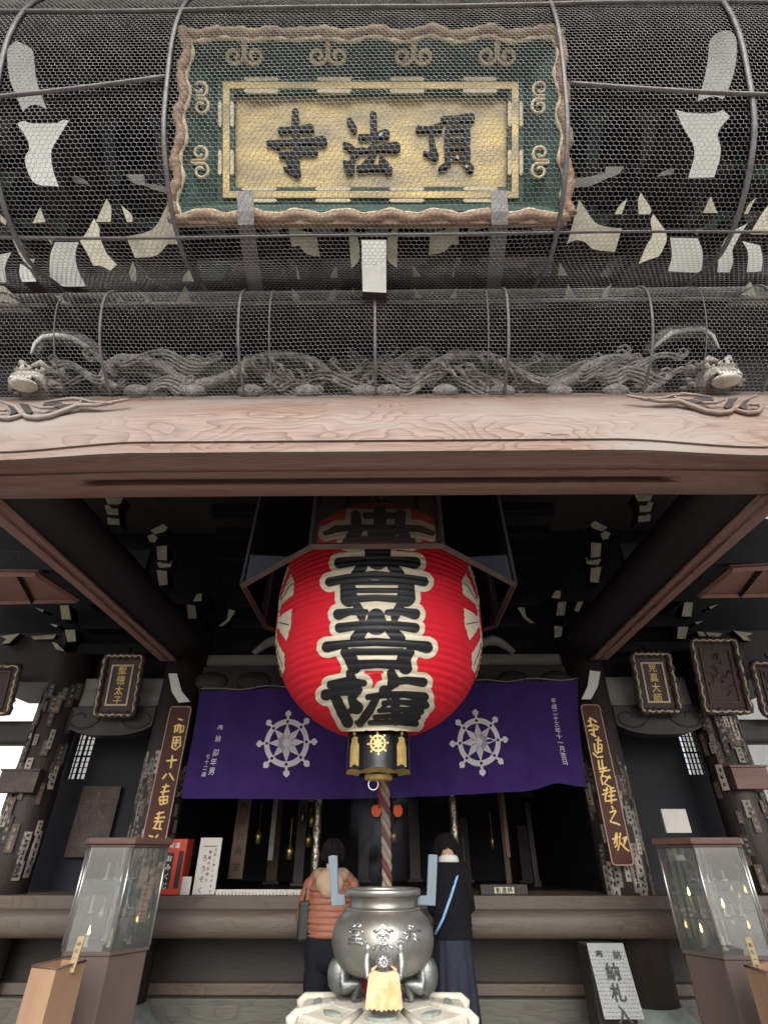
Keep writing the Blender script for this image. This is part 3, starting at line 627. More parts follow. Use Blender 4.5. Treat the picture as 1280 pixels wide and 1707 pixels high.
for p in ([(210, 290), (240, 290), (242, 305), (278, 310), (278, 321), (260, 317), (240, 308), (222, 306)], [(120, 292), (138, 296), (150, 307), (125, 305)], [(1040, 277), (1032, 290), (1008, 298), (985, 310), (950, 312), (950, 297), (975, 296), (1008, 287), (1010, 277)], [(1125, 280), (1122, 290), (1094, 294), (1105, 284)]):
    slab(p, 1.7, .12, 'greyplank', 'painted_bracket_tip')

# bracket ends seen in the shade under the porch
def dim(poly, Y, mf='cream', deep=.18, name='painted_bracket_end'):
    o = P(poly[0][0], poly[0][1], Y); m = M(); m.prism([P(x, y, Y) for x, y in poly], (0, deep, .02), 0, 1); m.build(name, [mf, 'black'], hall)
MT['dimcream'] = mat('shade_dimmed_whitewash', (.66, .63, .48), .8, c2=(.40, .38, .28), scale=9, bump=.2)  # dimmer copy of the cream, porch shade put into its colour
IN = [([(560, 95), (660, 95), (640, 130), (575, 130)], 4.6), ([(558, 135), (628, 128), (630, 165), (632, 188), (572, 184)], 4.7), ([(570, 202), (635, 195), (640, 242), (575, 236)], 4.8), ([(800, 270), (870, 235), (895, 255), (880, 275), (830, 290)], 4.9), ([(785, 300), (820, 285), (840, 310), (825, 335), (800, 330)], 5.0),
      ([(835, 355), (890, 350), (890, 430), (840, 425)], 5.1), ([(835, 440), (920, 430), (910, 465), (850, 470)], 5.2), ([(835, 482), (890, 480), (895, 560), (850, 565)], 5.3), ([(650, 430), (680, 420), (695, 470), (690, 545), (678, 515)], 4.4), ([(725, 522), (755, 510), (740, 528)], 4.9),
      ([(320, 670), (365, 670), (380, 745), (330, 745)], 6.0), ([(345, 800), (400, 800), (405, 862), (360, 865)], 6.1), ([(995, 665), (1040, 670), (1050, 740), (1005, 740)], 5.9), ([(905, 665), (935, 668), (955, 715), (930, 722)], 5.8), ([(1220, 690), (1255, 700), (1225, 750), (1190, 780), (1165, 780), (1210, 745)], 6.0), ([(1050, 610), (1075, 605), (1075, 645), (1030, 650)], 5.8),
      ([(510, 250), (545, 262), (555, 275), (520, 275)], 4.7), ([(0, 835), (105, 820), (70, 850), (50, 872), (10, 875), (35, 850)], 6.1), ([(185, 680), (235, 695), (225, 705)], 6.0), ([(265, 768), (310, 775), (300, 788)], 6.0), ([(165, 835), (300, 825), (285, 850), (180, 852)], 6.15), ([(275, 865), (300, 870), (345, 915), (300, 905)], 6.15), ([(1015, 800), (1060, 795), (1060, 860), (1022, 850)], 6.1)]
for pl, Y in IN:
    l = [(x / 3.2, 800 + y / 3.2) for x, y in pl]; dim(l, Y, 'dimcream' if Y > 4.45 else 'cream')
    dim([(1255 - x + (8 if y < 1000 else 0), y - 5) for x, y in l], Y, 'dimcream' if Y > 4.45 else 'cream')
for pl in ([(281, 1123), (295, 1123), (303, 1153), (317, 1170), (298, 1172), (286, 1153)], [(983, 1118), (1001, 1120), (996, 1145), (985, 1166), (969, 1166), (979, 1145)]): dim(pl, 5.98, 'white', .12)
random.seed(11)
for s in (-1, 1):      # dark bracket arms under the porch roof that carry those ends
    for i in range(9):
        y = 4.4 + .2 * i; m = M(); m.box(s * 1.55 - (.5 - .03 * i), s * 1.55 + (.5 - .03 * i), y + .22, y + .34, 5.3 - .2 * i, 5.3 - .2 * i + .13); m.build('inner_bracket_arm', 'black', hall, .01)
    for i in range(3):
        m = M(); m.box(min(s * 2.2, s * 3.7), max(s * 2.2, s * 3.7), 6.16 - .06 * i, 6.3, 3.62 + .3 * i, 3.76 + .3 * i); m.build('inner_bracket_arm', 'black', hall, .01)
# brown coffered soffit boxes at both sides
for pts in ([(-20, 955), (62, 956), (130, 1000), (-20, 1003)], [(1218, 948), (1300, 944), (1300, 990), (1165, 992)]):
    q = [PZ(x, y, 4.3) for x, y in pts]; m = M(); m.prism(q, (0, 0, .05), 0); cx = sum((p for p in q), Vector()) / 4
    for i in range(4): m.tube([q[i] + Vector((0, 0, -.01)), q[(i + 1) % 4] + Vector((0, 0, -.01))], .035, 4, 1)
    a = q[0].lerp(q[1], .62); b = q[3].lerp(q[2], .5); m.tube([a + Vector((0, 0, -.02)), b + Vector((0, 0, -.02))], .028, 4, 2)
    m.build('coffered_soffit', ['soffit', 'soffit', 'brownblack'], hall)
    m = M(); s = 1 if q[0].x > 0 else -1; m.box(min(s * 2.75, s * 5), max(s * 2.75, s * 5), q[1].y + .03, q[1].y + .12, 4.36, 4.62); m.build('soffit_fascia', 'scroll', hall)

# ---------------------------------------------------------------- neighbouring buildings outside, seen between the columns
for x, hgt in ((-16, 7.5), (17, 7.0)):
    b = thing('neighbouring_building', (x, 17, 0), 'pale plastered neighbouring building glimpsed beyond the %s outer column of the hall' % ('left' if x < 0 else 'right'), 'building'); m = M(); m.box(x - 5, x + 5, 17, 23, 0, hgt); m.build('wall', 'plaster', b)
    m = M(); m.box(x - 5.2, x + 5.2, 16.7, 23.3, hgt + .003, hgt + .3); m.build('roof', 'greyplank', b)
# ================================================================ dragon frieze and lion heads on the beam
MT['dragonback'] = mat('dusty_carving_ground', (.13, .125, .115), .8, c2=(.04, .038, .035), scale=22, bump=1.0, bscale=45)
m = M(); zt = P(640, 657, 2.45).z; random.seed(5)
def sweep(pts, r, n=10, mi=0, rough=.12):
    out = []; rr = []
    for i in range(len(pts) - 1):
        for k in range(5):
            t = k / 5; p0, p1, p2, p3 = pts[max(i - 1, 0)], pts[i], pts[i + 1], pts[min(i + 2, len(pts) - 1)]
            out.append(Vector([.5 * (2 * b + (c - a) * t + (2 * a - 5 * b + 4 * c - d) * t * t + (3 * b - a - 3 * c + d) * t ** 3) for a, b, c, d in zip(p0, p1, p2, p3)]))
    out.append(Vector(pts[-1])); N = len(out)
    for i in range(N): rr.append(r * (.25 + .75 * math.sin(math.pi * (.08 + .84 * i / (N - 1))) ** .6) * (1 + rough * math.sin(i * 2.2)))
    m.tube(out, rr, n, mi)
for k in range(46):     # bundles of parallel mane and cloud strands winding along the frieze
    px = 150 + 21 * k + random.uniform(-12, 12); py = 592 + 56 * random.random() ** .7; ln = random.uniform(45, 110) * random.choice((-1, 1)); Y = random.uniform(2.47, 2.6); a = random.uniform(0, 6); q = 1 if ln > 0 else -1; cr = random.uniform(.03, .055)
    for b in range(random.choice((2, 3, 4))):
        pts = [P(px + ln * t * (1 - .06 * b), py + b * 6.5 * (1 - .25 * t) + 15 * math.sin(a + t * 4.2) * (1 - .3 * t), Y - .04 * math.sin(3 * t) + .01 * b) for t in (0, .2, .4, .6, .8, 1)]
        e = pts[-1]; r_ = cr * (1 - .18 * b); pts += [e + Vector((q * r_, -.015, r_ * .8)), e + Vector((q * r_ * .5, -.02, r_ * 1.7)), e + Vector((-q * r_ * .5, -.015, r_ * 1.2))]
        sweep(pts, random.uniform(.010, .015), 7)
NBX, NBZ = 150, 16; z0b, z1b = P(640, 659, 2.62).z - .1, P(640, 588, 2.62).z
for i in range(NBX + 1):
    for j_ in range(NBZ + 1):
        x = -2.05 + 4.1 * i / NBX; t = j_ / NBZ; top = z1b - .05 * (1 + math.sin(x * 9) * .6 + math.sin(x * 23) * .4); z = z0b + (top - z0b) * t; m.v.append((x, 2.64 - .035 * math.sin(x * 31 + 9 * math.sin(z * 14)) * math.sin(z * 40 + 3 * math.sin(x * 7)), z))
b0 = len(m.v) - (NBX + 1) * (NBZ + 1)
for i in range(NBX):
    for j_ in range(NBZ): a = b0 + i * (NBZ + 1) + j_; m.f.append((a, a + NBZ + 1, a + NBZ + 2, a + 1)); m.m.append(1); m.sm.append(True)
for s in (-1, 1):       # the two serpent bodies
    sweep([P(627 + s * x, y, 2.5) for x, y in ((60, 640), (110, 600), (190, 596), (250, 630), (310, 640), (370, 605), (430, 600), (455, 630), (430, 648))], .042, 12)
    for i in range(9):
        c = P(627 + s * (110 + i * 16), 612 + 14 * math.sin(i), 2.44); m.tube([c + Vector((-.03, 0, .04)), c + Vector((0, -.03, 0)), c + Vector((.03, 0, -.05))], .014, 6)
    for i in range(5):
        c = P(627 + s * (20 + i * 95), 652, 2.46); m.ball(c, .055, 0, 12, 8, 1.6, .8, .9)
m.build('dragon_frieze', ['dragon', 'dragonback'], hall)
for cx, cy, s in ((58, 640, -1), (1193, 633, 1)):   # lion heads at the beam ends
    m = M(); c = P(cx, cy, 2.40)
    m.ball(c + Vector((0, .08, .02)), .125, 1, 22, 14, 1.05, .9, .95)
    m.ball(c + Vector((0, -.05, -.015)), .085, 0, 18, 12, 1.25, .9, .62); m.ball(c + Vector((0, -.07, -.085)), .075, 0, 16, 10, 1.2, .85, .30); m.box(c.x - .07, c.x + .07, c.y - .11, c.y - .03, c.z - .072, c.z - .056, 2)
    for t in range(6): m.box(c.x - .066 + t * .023, c.x - .048 + t * .023, c.y - .122, c.y - .108, c.z - .072, c.z - .05, 0)
    m.ball(c + Vector((0, -.125, .012)), .034, 0, 12, 8, 1.5, .7, .75)
    for q in (-1, 1):
        m.ball(c + Vector((q * .022, -.148, .008)), .009, 2, 8, 6); m.ball(c + Vector((q * .062, -.075, .048)), .030, 0, 12, 8, 1.1, .7, .8); m.ball(c + Vector((q * .064, -.098, .046)), .013, 2, 8, 6)
        m.tube([c + Vector((q * .015, -.10, .062)), c + Vector((q * .06, -.10, .092)), c + Vector((q * .115, -.05, .075))], [.010, .022, .008], 8, 0)
        m.tube([c + Vector((q * .10, .0, .08)), c + Vector((q * .15, -.01, .11)), c + Vector((q * .165, .02, .06))], [.03, .032, .012], 8, 1)
        m.tube([c + Vector((q * .05, -.12, -.04)), c + Vector((q * .10, -.07, -.035)), c + Vector((q * .12, -.02, -.08))], [.014, .02, .010], 8, 0)
    for k in range(40):
        a = random.uniform(-.5, math.pi + .5); rr_ = random.uniform(.09, .15); b = c + Vector((math.cos(a) * rr_, .04 + random.uniform(-.05, .06), math.sin(a) * rr_ * .85 + .01)); e = Vector((math.cos(a), -.1, math.sin(a)))
        m.tube([b, b + e * .03 + Vector((.012 * math.sin(k), -.01, 0)), b + e * .055 + Vector((.03 * math.sin(k), 0, .01))], [.018, .017, .004], 6, 1)
    m.build('lion_head_nosing', ['lionwhite', 'dragon', 'ink'], hall)
    m = M(); arc = [(cx - 8 * s * 0 + x, y) for x, y in ((-3, 0),)]
    pp = ([(52, 590), (58, 573), (72, 562), (95, 559), (120, 563), (145, 577), (170, 597)] if s < 0 else [(1082, 586), (1100, 570), (1118, 556), (1145, 549), (1170, 549), (1188, 560), (1198, 580)])
    P1 = [P(x, y, 2.56) for x, y in pp]; m.tube(P1, [.008, .015, .020, .021, .020, .015, .008], 8, 0)
    pq = [p + Vector((0, .05, .05)) for p in P1]; m.tube(pq, [.02, .05, .065, .07, .065, .05, .02], 10, 1); m.build('rainbow_beam_end', ['white', 'dragon'], hall)

# ================================================================ wire cages
def resample(pts, n):
    pts = [Vector(p) for p in pts]; out = []
    for i in range(len(pts) - 1):
        for k in range(12):
            t = k / 12; p0, p1, p2, p3 = pts[max(i - 1, 0)], pts[i], pts[i + 1], pts[min(i + 2, len(pts) - 1)]
            out.append(Vector([.5 * (2 * b + (c - a) * t + (2 * a - 5 * b + 4 * c - d) * t * t + (3 * b - a - 3 * c + d) * t ** 3) for a, b, c, d in zip(p0, p1, p2, p3)]))
    out.append(pts[-1]); s = [0]
    for a, b in zip(out[:-1], out[1:]): s.append(s[-1] + (b - a).length)
    return out, s
class Cage:
    def __init__(c, prof): c.p, c.s = resample([(0, y, z) for y, z in prof], 0); c.Y = np.array([q.y for q in c.p]); c.Z = np.array([q.z for q in c.p]); c.S = np.array(c.s); c.L = c.s[-1]
    def at(c, x, s): return np.stack([x, np.interp(s, c.S, c.Y), np.interp(s, c.S, c.Z)], -1)
    def line(c, x, n=40, s0=0, s1=None): return [Vector(v) for v in c.at(np.full(n, x), np.linspace(s0, c.L if s1 is None else s1, n))]
def mesh_net(cage, x0, x1, w_, r, wob=.0):
    h = w_ * .92; dx = w_; nx = int((x1 - x0) / dx); ns = int(cage.L / (h * .80)); A = []; B = []
    i, j = np.meshgrid(np.arange(nx), np.arange(ns)); off = (j % 2) * .5; X = x0 + (i + off) * dx; S = j * h * .80
    def pt(x, s):
        q = s + .006 * np.sin(x * 3.1 + s * 5) + wob * np.sin(x * 1.7) ; x2 = x + .006 * np.sin(s * 7 + x * 2.3)
        return cage.at(x2.ravel(), np.clip(q.ravel(), 0, cage.L))
    top = pt(X, S + h * .25); ur = pt(X + dx / 2, S + h * .08); ul = pt(X - dx / 2, S + h * .08); up = pt(X, S + h * .25 + h * .63)
    a = np.concatenate([top, top, top]); b = np.concatenate([ur, ul, up]); d = b - a; ln = np.linalg.norm(d, axis=1, keepdims=True); ok = ln[:, 0] > 1e-4; a, b, d = a[ok], b[ok], d[ok] / ln[ok]
    u = np.cross(d, np.array([.3, .5, .81])); u /= np.linalg.norm(u, axis=1, keepdims=True); v = np.cross(d, u); n = len(a)
    V = np.zeros((n, 6, 3))
    for k in range(3):
        o = (u * math.cos(k * 2.0944) + v * math.sin(k * 2.0944)) * r; V[:, k] = a + o; V[:, k + 3] = b + o
    base = (np.arange(n) * 6)[:, None]; Fc = np.concatenate([base + np.array([[k, (k + 1) % 3, 3 + (k + 1) % 3, 3 + k]]) for k in range(3)])
    return V.reshape(-1, 3), Fc
def net_object(name, V, Fc, parent):
    me = bpy.data.meshes.new(name); V = V - np.array(parent.location); me.vertices.add(len(V)); me.vertices.foreach_set('co', V.ravel()); nf = len(Fc)
    me.loops.add(nf * 4); me.loops.foreach_set('vertex_index', Fc.astype(np.int32).ravel()); me.polygons.add(nf); me.polygons.foreach_set('loop_start', np.arange(nf) * 4); me.update(calc_edges=True); me.validate()
    me.materials.append(MT['net']); o = bpy.data.objects.new(name, me); col.objects.link(o); o.parent = parent; return o
A = P(640, 505, 2.24)
upper = Cage([(A.y, A.z), (2.06, A.z - .05), (1.80, 4.62), (1.52, 4.68), (1.26, 4.90), (1.10, 5.24), (.99, 5.58), (.95, 5.97), (1.0, 6.42)])
low0 = P(640, 660, 2.42)
lower = Cage([(low0.y, low0.z), (2.22, low0.z + .10), (2.09, low0.z + .26), (2.02, low0.z + .46), (2.06, A.z - .12), (A.y - .06, A.z - .02), (A.y, A.z)])
cu = thing('wire_cage', (0, A.y, A.z), 'upper bulging wire bird netting on grey bars before the temple name plaque', 'bird netting', 'wire netting cages')
cl = thing('wire_cage', (0, low0.y, low0.z), 'lower bulging wire bird netting on thin grey bars over the carved dragon frieze', 'bird netting', 'wire netting cages')
net_object('hexagonal_netting', *mesh_net(upper, -3.3, 3.3, .031, .0013, .004), cu)
net_object('hexagonal_netting', *mesh_net(lower, -3.3, 3.3, .031, .0013, .003), cl)
def xat(px, py, cage):     # where a photo ray meets the cage
    best = None
    for y, z in zip(cage.Y, cage.Z):
        p = PZ(px, py, z); e = abs(p.y - y)
        if best is None or e < best[0]: best = (e, p)
    return best[1]
def bar(cage, pts, r, parent, name='cage_bar', flat=.6):
    m = M(); m.tube(pts, r, 6, 0, flat=flat); return m.build(name, 'rib', parent)
for px, py in ((274, 200), (945, 200), (1254, 200), (-9, 200)):
    x = xat(px, py, upper).x; bar(upper, [p + Vector((0, -.012, -.012)) for p in upper.line(x)], .014 if 100 < px < 1000 else .017, cu)
for py in (393, 14):
    p = xat(640, py, upper); bar(upper, [p + Vector((x, -.014 + .004 * math.sin(x * 3), -.014 + .008 * math.sin(x * 2))) for x in np.linspace(-3.3, 3.3, 30)], .009 if py > 100 else .011, cu)
for a, b in (((-30, 167), (278, 131)), ((948, 142), (1300, 162))):
    p, q = xat(*a, upper), xat(*b, upper); bar(upper, [p.lerp(q, t) + Vector((0, -.015, -.015 - .02 * math.sin(math.pi * t))) for t in np.linspace(0, 1, 12)], .012, cu)
for px in (180, 404, 626, 842, 1075):
    x = xat(px, 640, lower).x; bar(lower, [p + Vector((0, -.010, 0)) for p in lower.line(x)], .010, cl)
for px in (97, 452, 812, 1168): bar(lower, [p + Vector((0, -.006, 0)) for p in lower.line(xat(px, 620, lower).x)], .0045, cl, 'thin_cage_wire')
for px in (-25, 1290): bar(lower, [p + Vector((0, -.010, 0)) for p in lower.line(xat(px, 600, lower).x)], .010, cl)
m = M(); m.tube([(x, A.y - .03, A.z - .03) for x in np.linspace(-3.3, 3.3, 20)], .016, 6, 0); m.build('cage_bar', 'rib', cl)

# ================================================================ temple name plaque
pc = P(618, 208, 1.37); pn = Vector((0, -math.cos(R(33.3)), -math.sin(R(33.3)))); pxv = Vector((1, 0, 0)); pyv = Vector((0, -math.sin(R(33.3)), math.cos(R(33.3))))
zc = depth(pc); S = zc / F
plq = thing('name_plaque', pc, 'large gilded temple name plaque with three black characters in a carved green and tan frame', 'plaque')
def Q(px, py, d=0.0):      # a photo point on the plaque's front plane, pushed d metres back
    o = pc - pn * d; return PN(px, py, o, pn)
def lp(u, v, d=0.0): return pc + pxv * u + pyv * v - pn * d   # plaque coordinates
D = .17
oT = [Q(313, 56), Q(928, 56), Q(945, 352), Q(290, 352)]; iT = [Q(366, 133, D), Q(868, 133, D), Q(872, 336, D), Q(362, 336, D)]
m = M()
for i in range(4):
    a, b, c, d = oT[i], oT[(i + 1) % 4], iT[(i + 1) % 4], iT[i]; m.add([a, b, c, d], [(0, 1, 2, 3)], 0); bk = -pn * .03
    m.add([a + bk, b + bk, c + bk, d + bk], [(3, 2, 1, 0)], 0)
m.add([p - pn * .03 for p in iT], [(0, 1, 2, 3)], 0); m.build('flared_side_boards', 'green', plq)
# wavy carved rim
rim = {'top': ([Q(300 + 6.6 * t, 50 + 5 * abs(math.sin(t * .2)) + 3 * math.sin(t * .47), 0) for t in range(98)], 'frametan'), 'bottom': ([Q(282 + 6.8 * t, 361 + 3.5 * math.sin(t * .55), 0) for t in range(99)], 'framered'),
       'left': ([Q(313 - .075 * (y - 52) - 2 + 4 * math.sin(y * .09), y, 0) for y in range(52, 362, 6)], 'framered'), 'right': ([Q(930 + .055 * (y - 52) + 3 + 4 * math.sin(y * .09), y, 0) for y in range(52, 362, 6)], 'framered')}
for k, (pts, mm) in rim.items():
    m = M(); r = .030 if k in ('top', 'bottom') else .032; m.tube([p - pn * .005 for p in pts], [r * (1 + .14 * math.sin(i * .9) + .12 * math.sin(i * 2.1)) for i in range(len(pts))], 10, 0)
    sh = {'top': (0, 10), 'bottom': (0, -9), 'left': (9, 0), 'right': (-9, 0)}[k]
    m.tube([p + pxv * sh[0] * S - pyv * sh[1] * S - pn * .006 for p in pts], [.012 * (1 + .3 * math.sin(i * 1.3)) for i in range(len(pts))], 8, 1); m.build('carved_rim', [mm, 'palegold'], plq)
m = M(); m.prism([Q(290, 372, .0), Q(945, 372, .0), Q(945, 360, 0), Q(290, 360, 0)], -pn * .05, 0); m.build('bottom_board', 'framered', plq)
# gilt scrolls on the boards
def spiral(c, r0, turns, ang, hand): return [(c[0] + (r0 * (1 - .70 * t / 24)) * math.cos(ang + hand * turns * 2 * math.pi * t / 24), c[1] + (r0 * (1 - .70 * t / 24)) * math.sin(ang + hand * turns * 2 * math.pi * t / 24)) for t in range(25)]
for x in (408, 547, 689, 828):
    m = M()
    for hd in (-1, 1):
        l = [(x + hd * .5, 63), (x + hd * 2, 78)] + spiral((x + hd * 17, 95), 16, 1.2, math.pi if hd > 0 else 0, -hd); m.tube([Q(a, b, D * (b - 52) / 90) + pn * .012 for a, b in l], [.013] * 4 + [.0125] * (len(l) - 8) + [.012] * 4, 8, 0)
    m.build('gilt_scroll', 'palegold', plq)
for sx, x0 in ((1, 318), (-1, 916)):
    for yc in (165, 272):
        m = M()
        for hd in (-1, 1):
            l = [(x0 + sx * 0, yc), (x0 + sx * 6, yc + hd * 3)] + spiral((x0 + sx * (16 if hd < 0 else 18), yc + hd * 15), 14, 1.1, -hd * math.pi / 2 + (.5 if sx > 0 else -.5) * hd, hd * sx); m.tube([Q(a, b, D * .45) + pn * .012 for a, b in l], .0098, 8, 0)
        m.build('gilt_scroll', 'palegold', plq)
# inner moulded frame: green battens with ivory inlay around a gold moulding
def frame_ring(x0, y0, x1, y1, t, d, mi, m):
    for a, b, c, e in ((x0, y0, x1, y0 + t), (x0, y1 - t, x1, y1), (x0, y0 + t, x0 + t, y1 - t), (x1 - t, y0 + t, x1, y1 - t)): m.prism([Q(a, b, d), Q(c, b, d), Q(c, e, d), Q(a, e, d)], -pn * .03, mi)
m = M(); frame_ring(362, 126, 873, 338, 9, D - .035, 0, m); m.build('inner_frame', 'green', plq)
m = M(); frame_ring(371.5, 135.5, 864, 329, 11, D - .05, 0, m); m.build('inner_frame', 'panelgold', plq)
m = M(); frame_ring(383, 147, 853, 318, 7, D - .038, 0, m); m.build('inner_frame', 'green', plq)
m = M()
for y, xo in ((130.5, 0), (150.5, 2)):
    for k in range(4): x = 408 + k * 121.5 + xo * 0; m.prism([Q(x - 2, y, D - .05), Q(x + 2, y - 3.2, D - .05), Q(x + 53, y - 3.2, D - .05), Q(x + 57, y, D - .05), Q(x + 53, y + 3.2, D - .05), Q(x + 2, y + 3.2, D - .05)], -pn * .016, 0); m.build('ivory_inlay', 'ivory', plq); m = M()
for y in (314, 333.5):
    for k in range(4): x = 404 + k * 123; m.prism([Q(x - 2, y, D - .05), Q(x + 2, y - 3, D - .05), Q(x + 54, y - 3, D - .05), Q(x + 58, y, D - .05), Q(x + 54, y + 3, D - .05), Q(x + 2, y + 3, D - .05)], -pn * .016, 0); m.build('ivory_inlay', 'ivory', plq); m = M()
for x in (366.5, 386.5, 849.5, 868.5):
    for y in (169, 250): m.prism([Q(x, y - 2, D - .05), Q(x - 3, y + 2, D - .05), Q(x - 3, y + 38, D - .05), Q(x, y + 42, D - .05), Q(x + 3, y + 38, D - .05), Q(x + 3, y + 2, D - .05)], -pn * .016, 0); m.build('ivory_inlay', 'ivory', plq); m = M()
m = M(); m.prism([Q(390, 154, D), Q(846, 154, D), Q(846, 311, D), Q(390, 311, D)], -pn * .02, 0); m.build('gilt_panel', 'panelgold', plq)
# 頂法寺 written right to left, brush strokes in photo zoom pixels (origin 400,0; x2.667)
TERA = [[(245, 492, 13), (245, 540, 15), (247, 600, 14), (247, 680, 13), (250, 765, 16)], [(180, 575, 12), (240, 570, 9), (310, 565, 17)], [(125, 632, 10), (170, 632, 12), (250, 628, 9), (330, 622, 13), (365, 622, 20)], [(180, 685, 9), (220, 680, 10), (290, 672, 10), (330, 670, 14)],
        [(250, 765, 18), (225, 758, 9), (195, 742, 4)], [(205, 690, 8), (225, 725, 15)], [(150, 645, 5), (170, 655, 5)]]
HOU = [[(488, 535, 13), (505, 570, 14)], [(468, 640, 12), (495, 655, 14)], [(468, 720, 11), (488, 750, 19), (500, 700, 9), (520, 670, 8)], [(592, 505, 14), (595, 580, 13), (592, 650, 12)], [(535, 605, 11), (590, 602, 9), (645, 592, 20)], [(515, 668, 11), (600, 655, 9), (690, 650, 22)],
       [(600, 655, 10), (585, 700, 12), (545, 740, 13)], [(530, 745, 13), (590, 742, 11), (655, 740, 14)], [(630, 705, 13), (660, 750, 17)]]
CHO = [[(795, 568, 13), (840, 570, 9), (885, 562, 17)], [(850, 575, 10), (855, 640, 11), (865, 690, 18)], [(820, 675, 6), (860, 690, 12)], [(905, 525, 12), (960, 522, 10), (1025, 518, 18)], [(962, 530, 10), (950, 570, 10)], [(922, 575, 11), (920, 640, 11), (924, 700, 12)], [(1010, 570, 14), (1010, 640, 12), (1012, 700, 12)],
       [(922, 572, 9), (965, 570, 8), (1010, 568, 9)], [(925, 618, 7), (1005, 616, 7)], [(925, 655, 7), (1005, 653, 7)], [(925, 695, 9), (1005, 693, 9)], [(935, 705, 10), (915, 730, 11), (890, 745, 8)], [(990, 705, 9), (1010, 725, 12), (1025, 745, 15)]]
for g_ in (TERA, HOU, CHO):
    xs = [p[0] for s in g_ for p in s]; ys = [p[1] for s in g_ for p in s]
    pts, fs = sdf_cells([[(a, b, r * 1.08) for a, b, r in s] for s in g_], min(xs) - 30, max(xs) + 30, min(ys) - 30, max(ys) + 30, 3.0)
    # outline edges of the brush shape become the sides of a carved raised character
    P3 = [Q(400 + x / 2.6667, y / 2.6667, D - .022) for x, y in pts]; m = M(); m.add(P3, [f[::-1] for f in fs], 0)
    ec = {}
    for f in fs:
        for a, b in zip(f, f[1:] + f[:1]): ec[(a, b)] = 1
    bd = [e for e in ec if (e[1], e[0]) not in ec]; k = len(P3); m.v += [tuple(p - pn * .024) for p in P3]
    for a, b in bd: m.f.append((a, b, k + b, k + a)); m.m.append(0); m.sm.append(False)
    m.build('raised_character', 'inkblue', plq)
# hanger straps that hold the plaque from below
for px, pts in ((0, [(409, 322), (410, 348), (428, 470), (430, 505)]), (1, [(830, 320), (833, 345), (824, 460), (820, 500)])):
    pr = [Q(*pts[0], .02) + pn * .02, Q(pts[1][0], 352, -.035), Q(pts[1][0], 374, -.035)]; e = P(*pts[3], 2.3); m = M(); hw = .05
    ln = pr + [pr[-1].lerp(e, .5) + Vector((0, .03, -.03)), e]
    vs = [p + Vector((q * hw, 0, 0)) + pn * t for p in ln for t in (0, -.008) for q in (-1, 1)]
    for i in range(len(ln) - 1):
        a, b = i * 4, i * 4 + 4; m.f += [(a, a + 1, b + 1, b), (a + 2, b + 2, b + 3, a + 3), (a, b, b + 2, a + 2), (a + 1, a + 3, b + 3, b + 1)]; m.m += [0] * 4; m.sm += [False] * 4
    m.v = [tuple(v) for v in vs]; m.build('hanger_strap', 'rib', plq)
# ================================================================ great paper lantern
LC = P(632, 1045, 4.13); LX, LY = LC.x, 4.13
def proj(p):
    d = RM.transposed() @ (Vector(p) - CAM); return 640 + F * d.x / -d.z, 853.5 - F * d.y / -d.z
RMAX = (803 - 461) / 2 / F * depth((LX, LY, 3.15)) * .985
ZB, ZT = 2.345, 4.21; ZM = (ZB + ZT) / 2 - .06
def lr(z):
    s = (z - ZM) / ((ZT - ZM) if z > ZM else (ZM - ZB)); s = max(-1, min(1, s)) * .955
    return RMAX * max(1e-4, 1 - abs(s) ** 2.55) ** .52
NR = 42
def lrib(z): return lr(z) + .0055 * (abs(math.sin((z - ZB) / (ZT - ZB) * NR * math.pi)) - .6)
lan = thing('paper_lantern', (LX, LY, ZB), 'huge red paper lantern with bold black and cream characters and a black lacquer foot', 'lantern')
m = M(); nz = NR * 6; m.lathe([(lrib(ZB + (ZT - ZB) * i / nz), ZB + (ZT - ZB) * i / nz) for i in range(nz + 1)], (LX, LY, 0), 128, 0, cap=True); m.build('lantern_paper', 'red', lan)
def lhit(px, py, off):
    d = ray(px, py); o = CAM; lo = None; prev = None; t = 2.4
    a = (LX - o.x) * d.x + (LY - o.y) * d.y; tmin = a / (d.x ** 2 + d.y ** 2)
    def f(t):
        p = o + d * t; return math.hypot(p.x - LX, p.y - LY) - (lr(p.z) if ZB < p.z < ZT else .25)
    t0, t1 = tmin - 1.3, None; k = 60
    for i in range(k + 1):
        t = tmin - 1.3 + 1.35 * i / k
        if f(t) < 0: t1 = t; break
        t0 = t
    if t1 is None: return None
    for _ in range(22):
        tm = (t0 + t1) / 2
        if f(tm) < 0: t1 = tm
        else: t0 = tm
    p = o + d * t1; r = math.hypot(p.x - LX, p.y - LY); k = (lrib(p.z) + off) / r
    return Vector((LX + (p.x - LX) * k, LY + (p.y - LY) * k, p.z))
def lz(x, y): return 400 + x / 2.6667, 800 + y / 2.6667
YO = [(470, 222, 13), (385, 240, 10)]
K1 = [[(385, 238, 11), (430, 220, 15), (520, 214, 12), (700, 214, 12), (800, 220, 15), (850, 238, 12)], [(515, 158, 20), (520, 225, 24), (500, 265, 30)], [(560, 160, 14), (680, 160, 14)], [(622, 145, 24), (622, 200, 26)], [(712, 155, 22), (710, 215, 22), (735, 255, 20)], [(470, 276, 13), (620, 262, 15), (765, 276, 14)], [(575, 240, 9), (690, 240, 9)]]
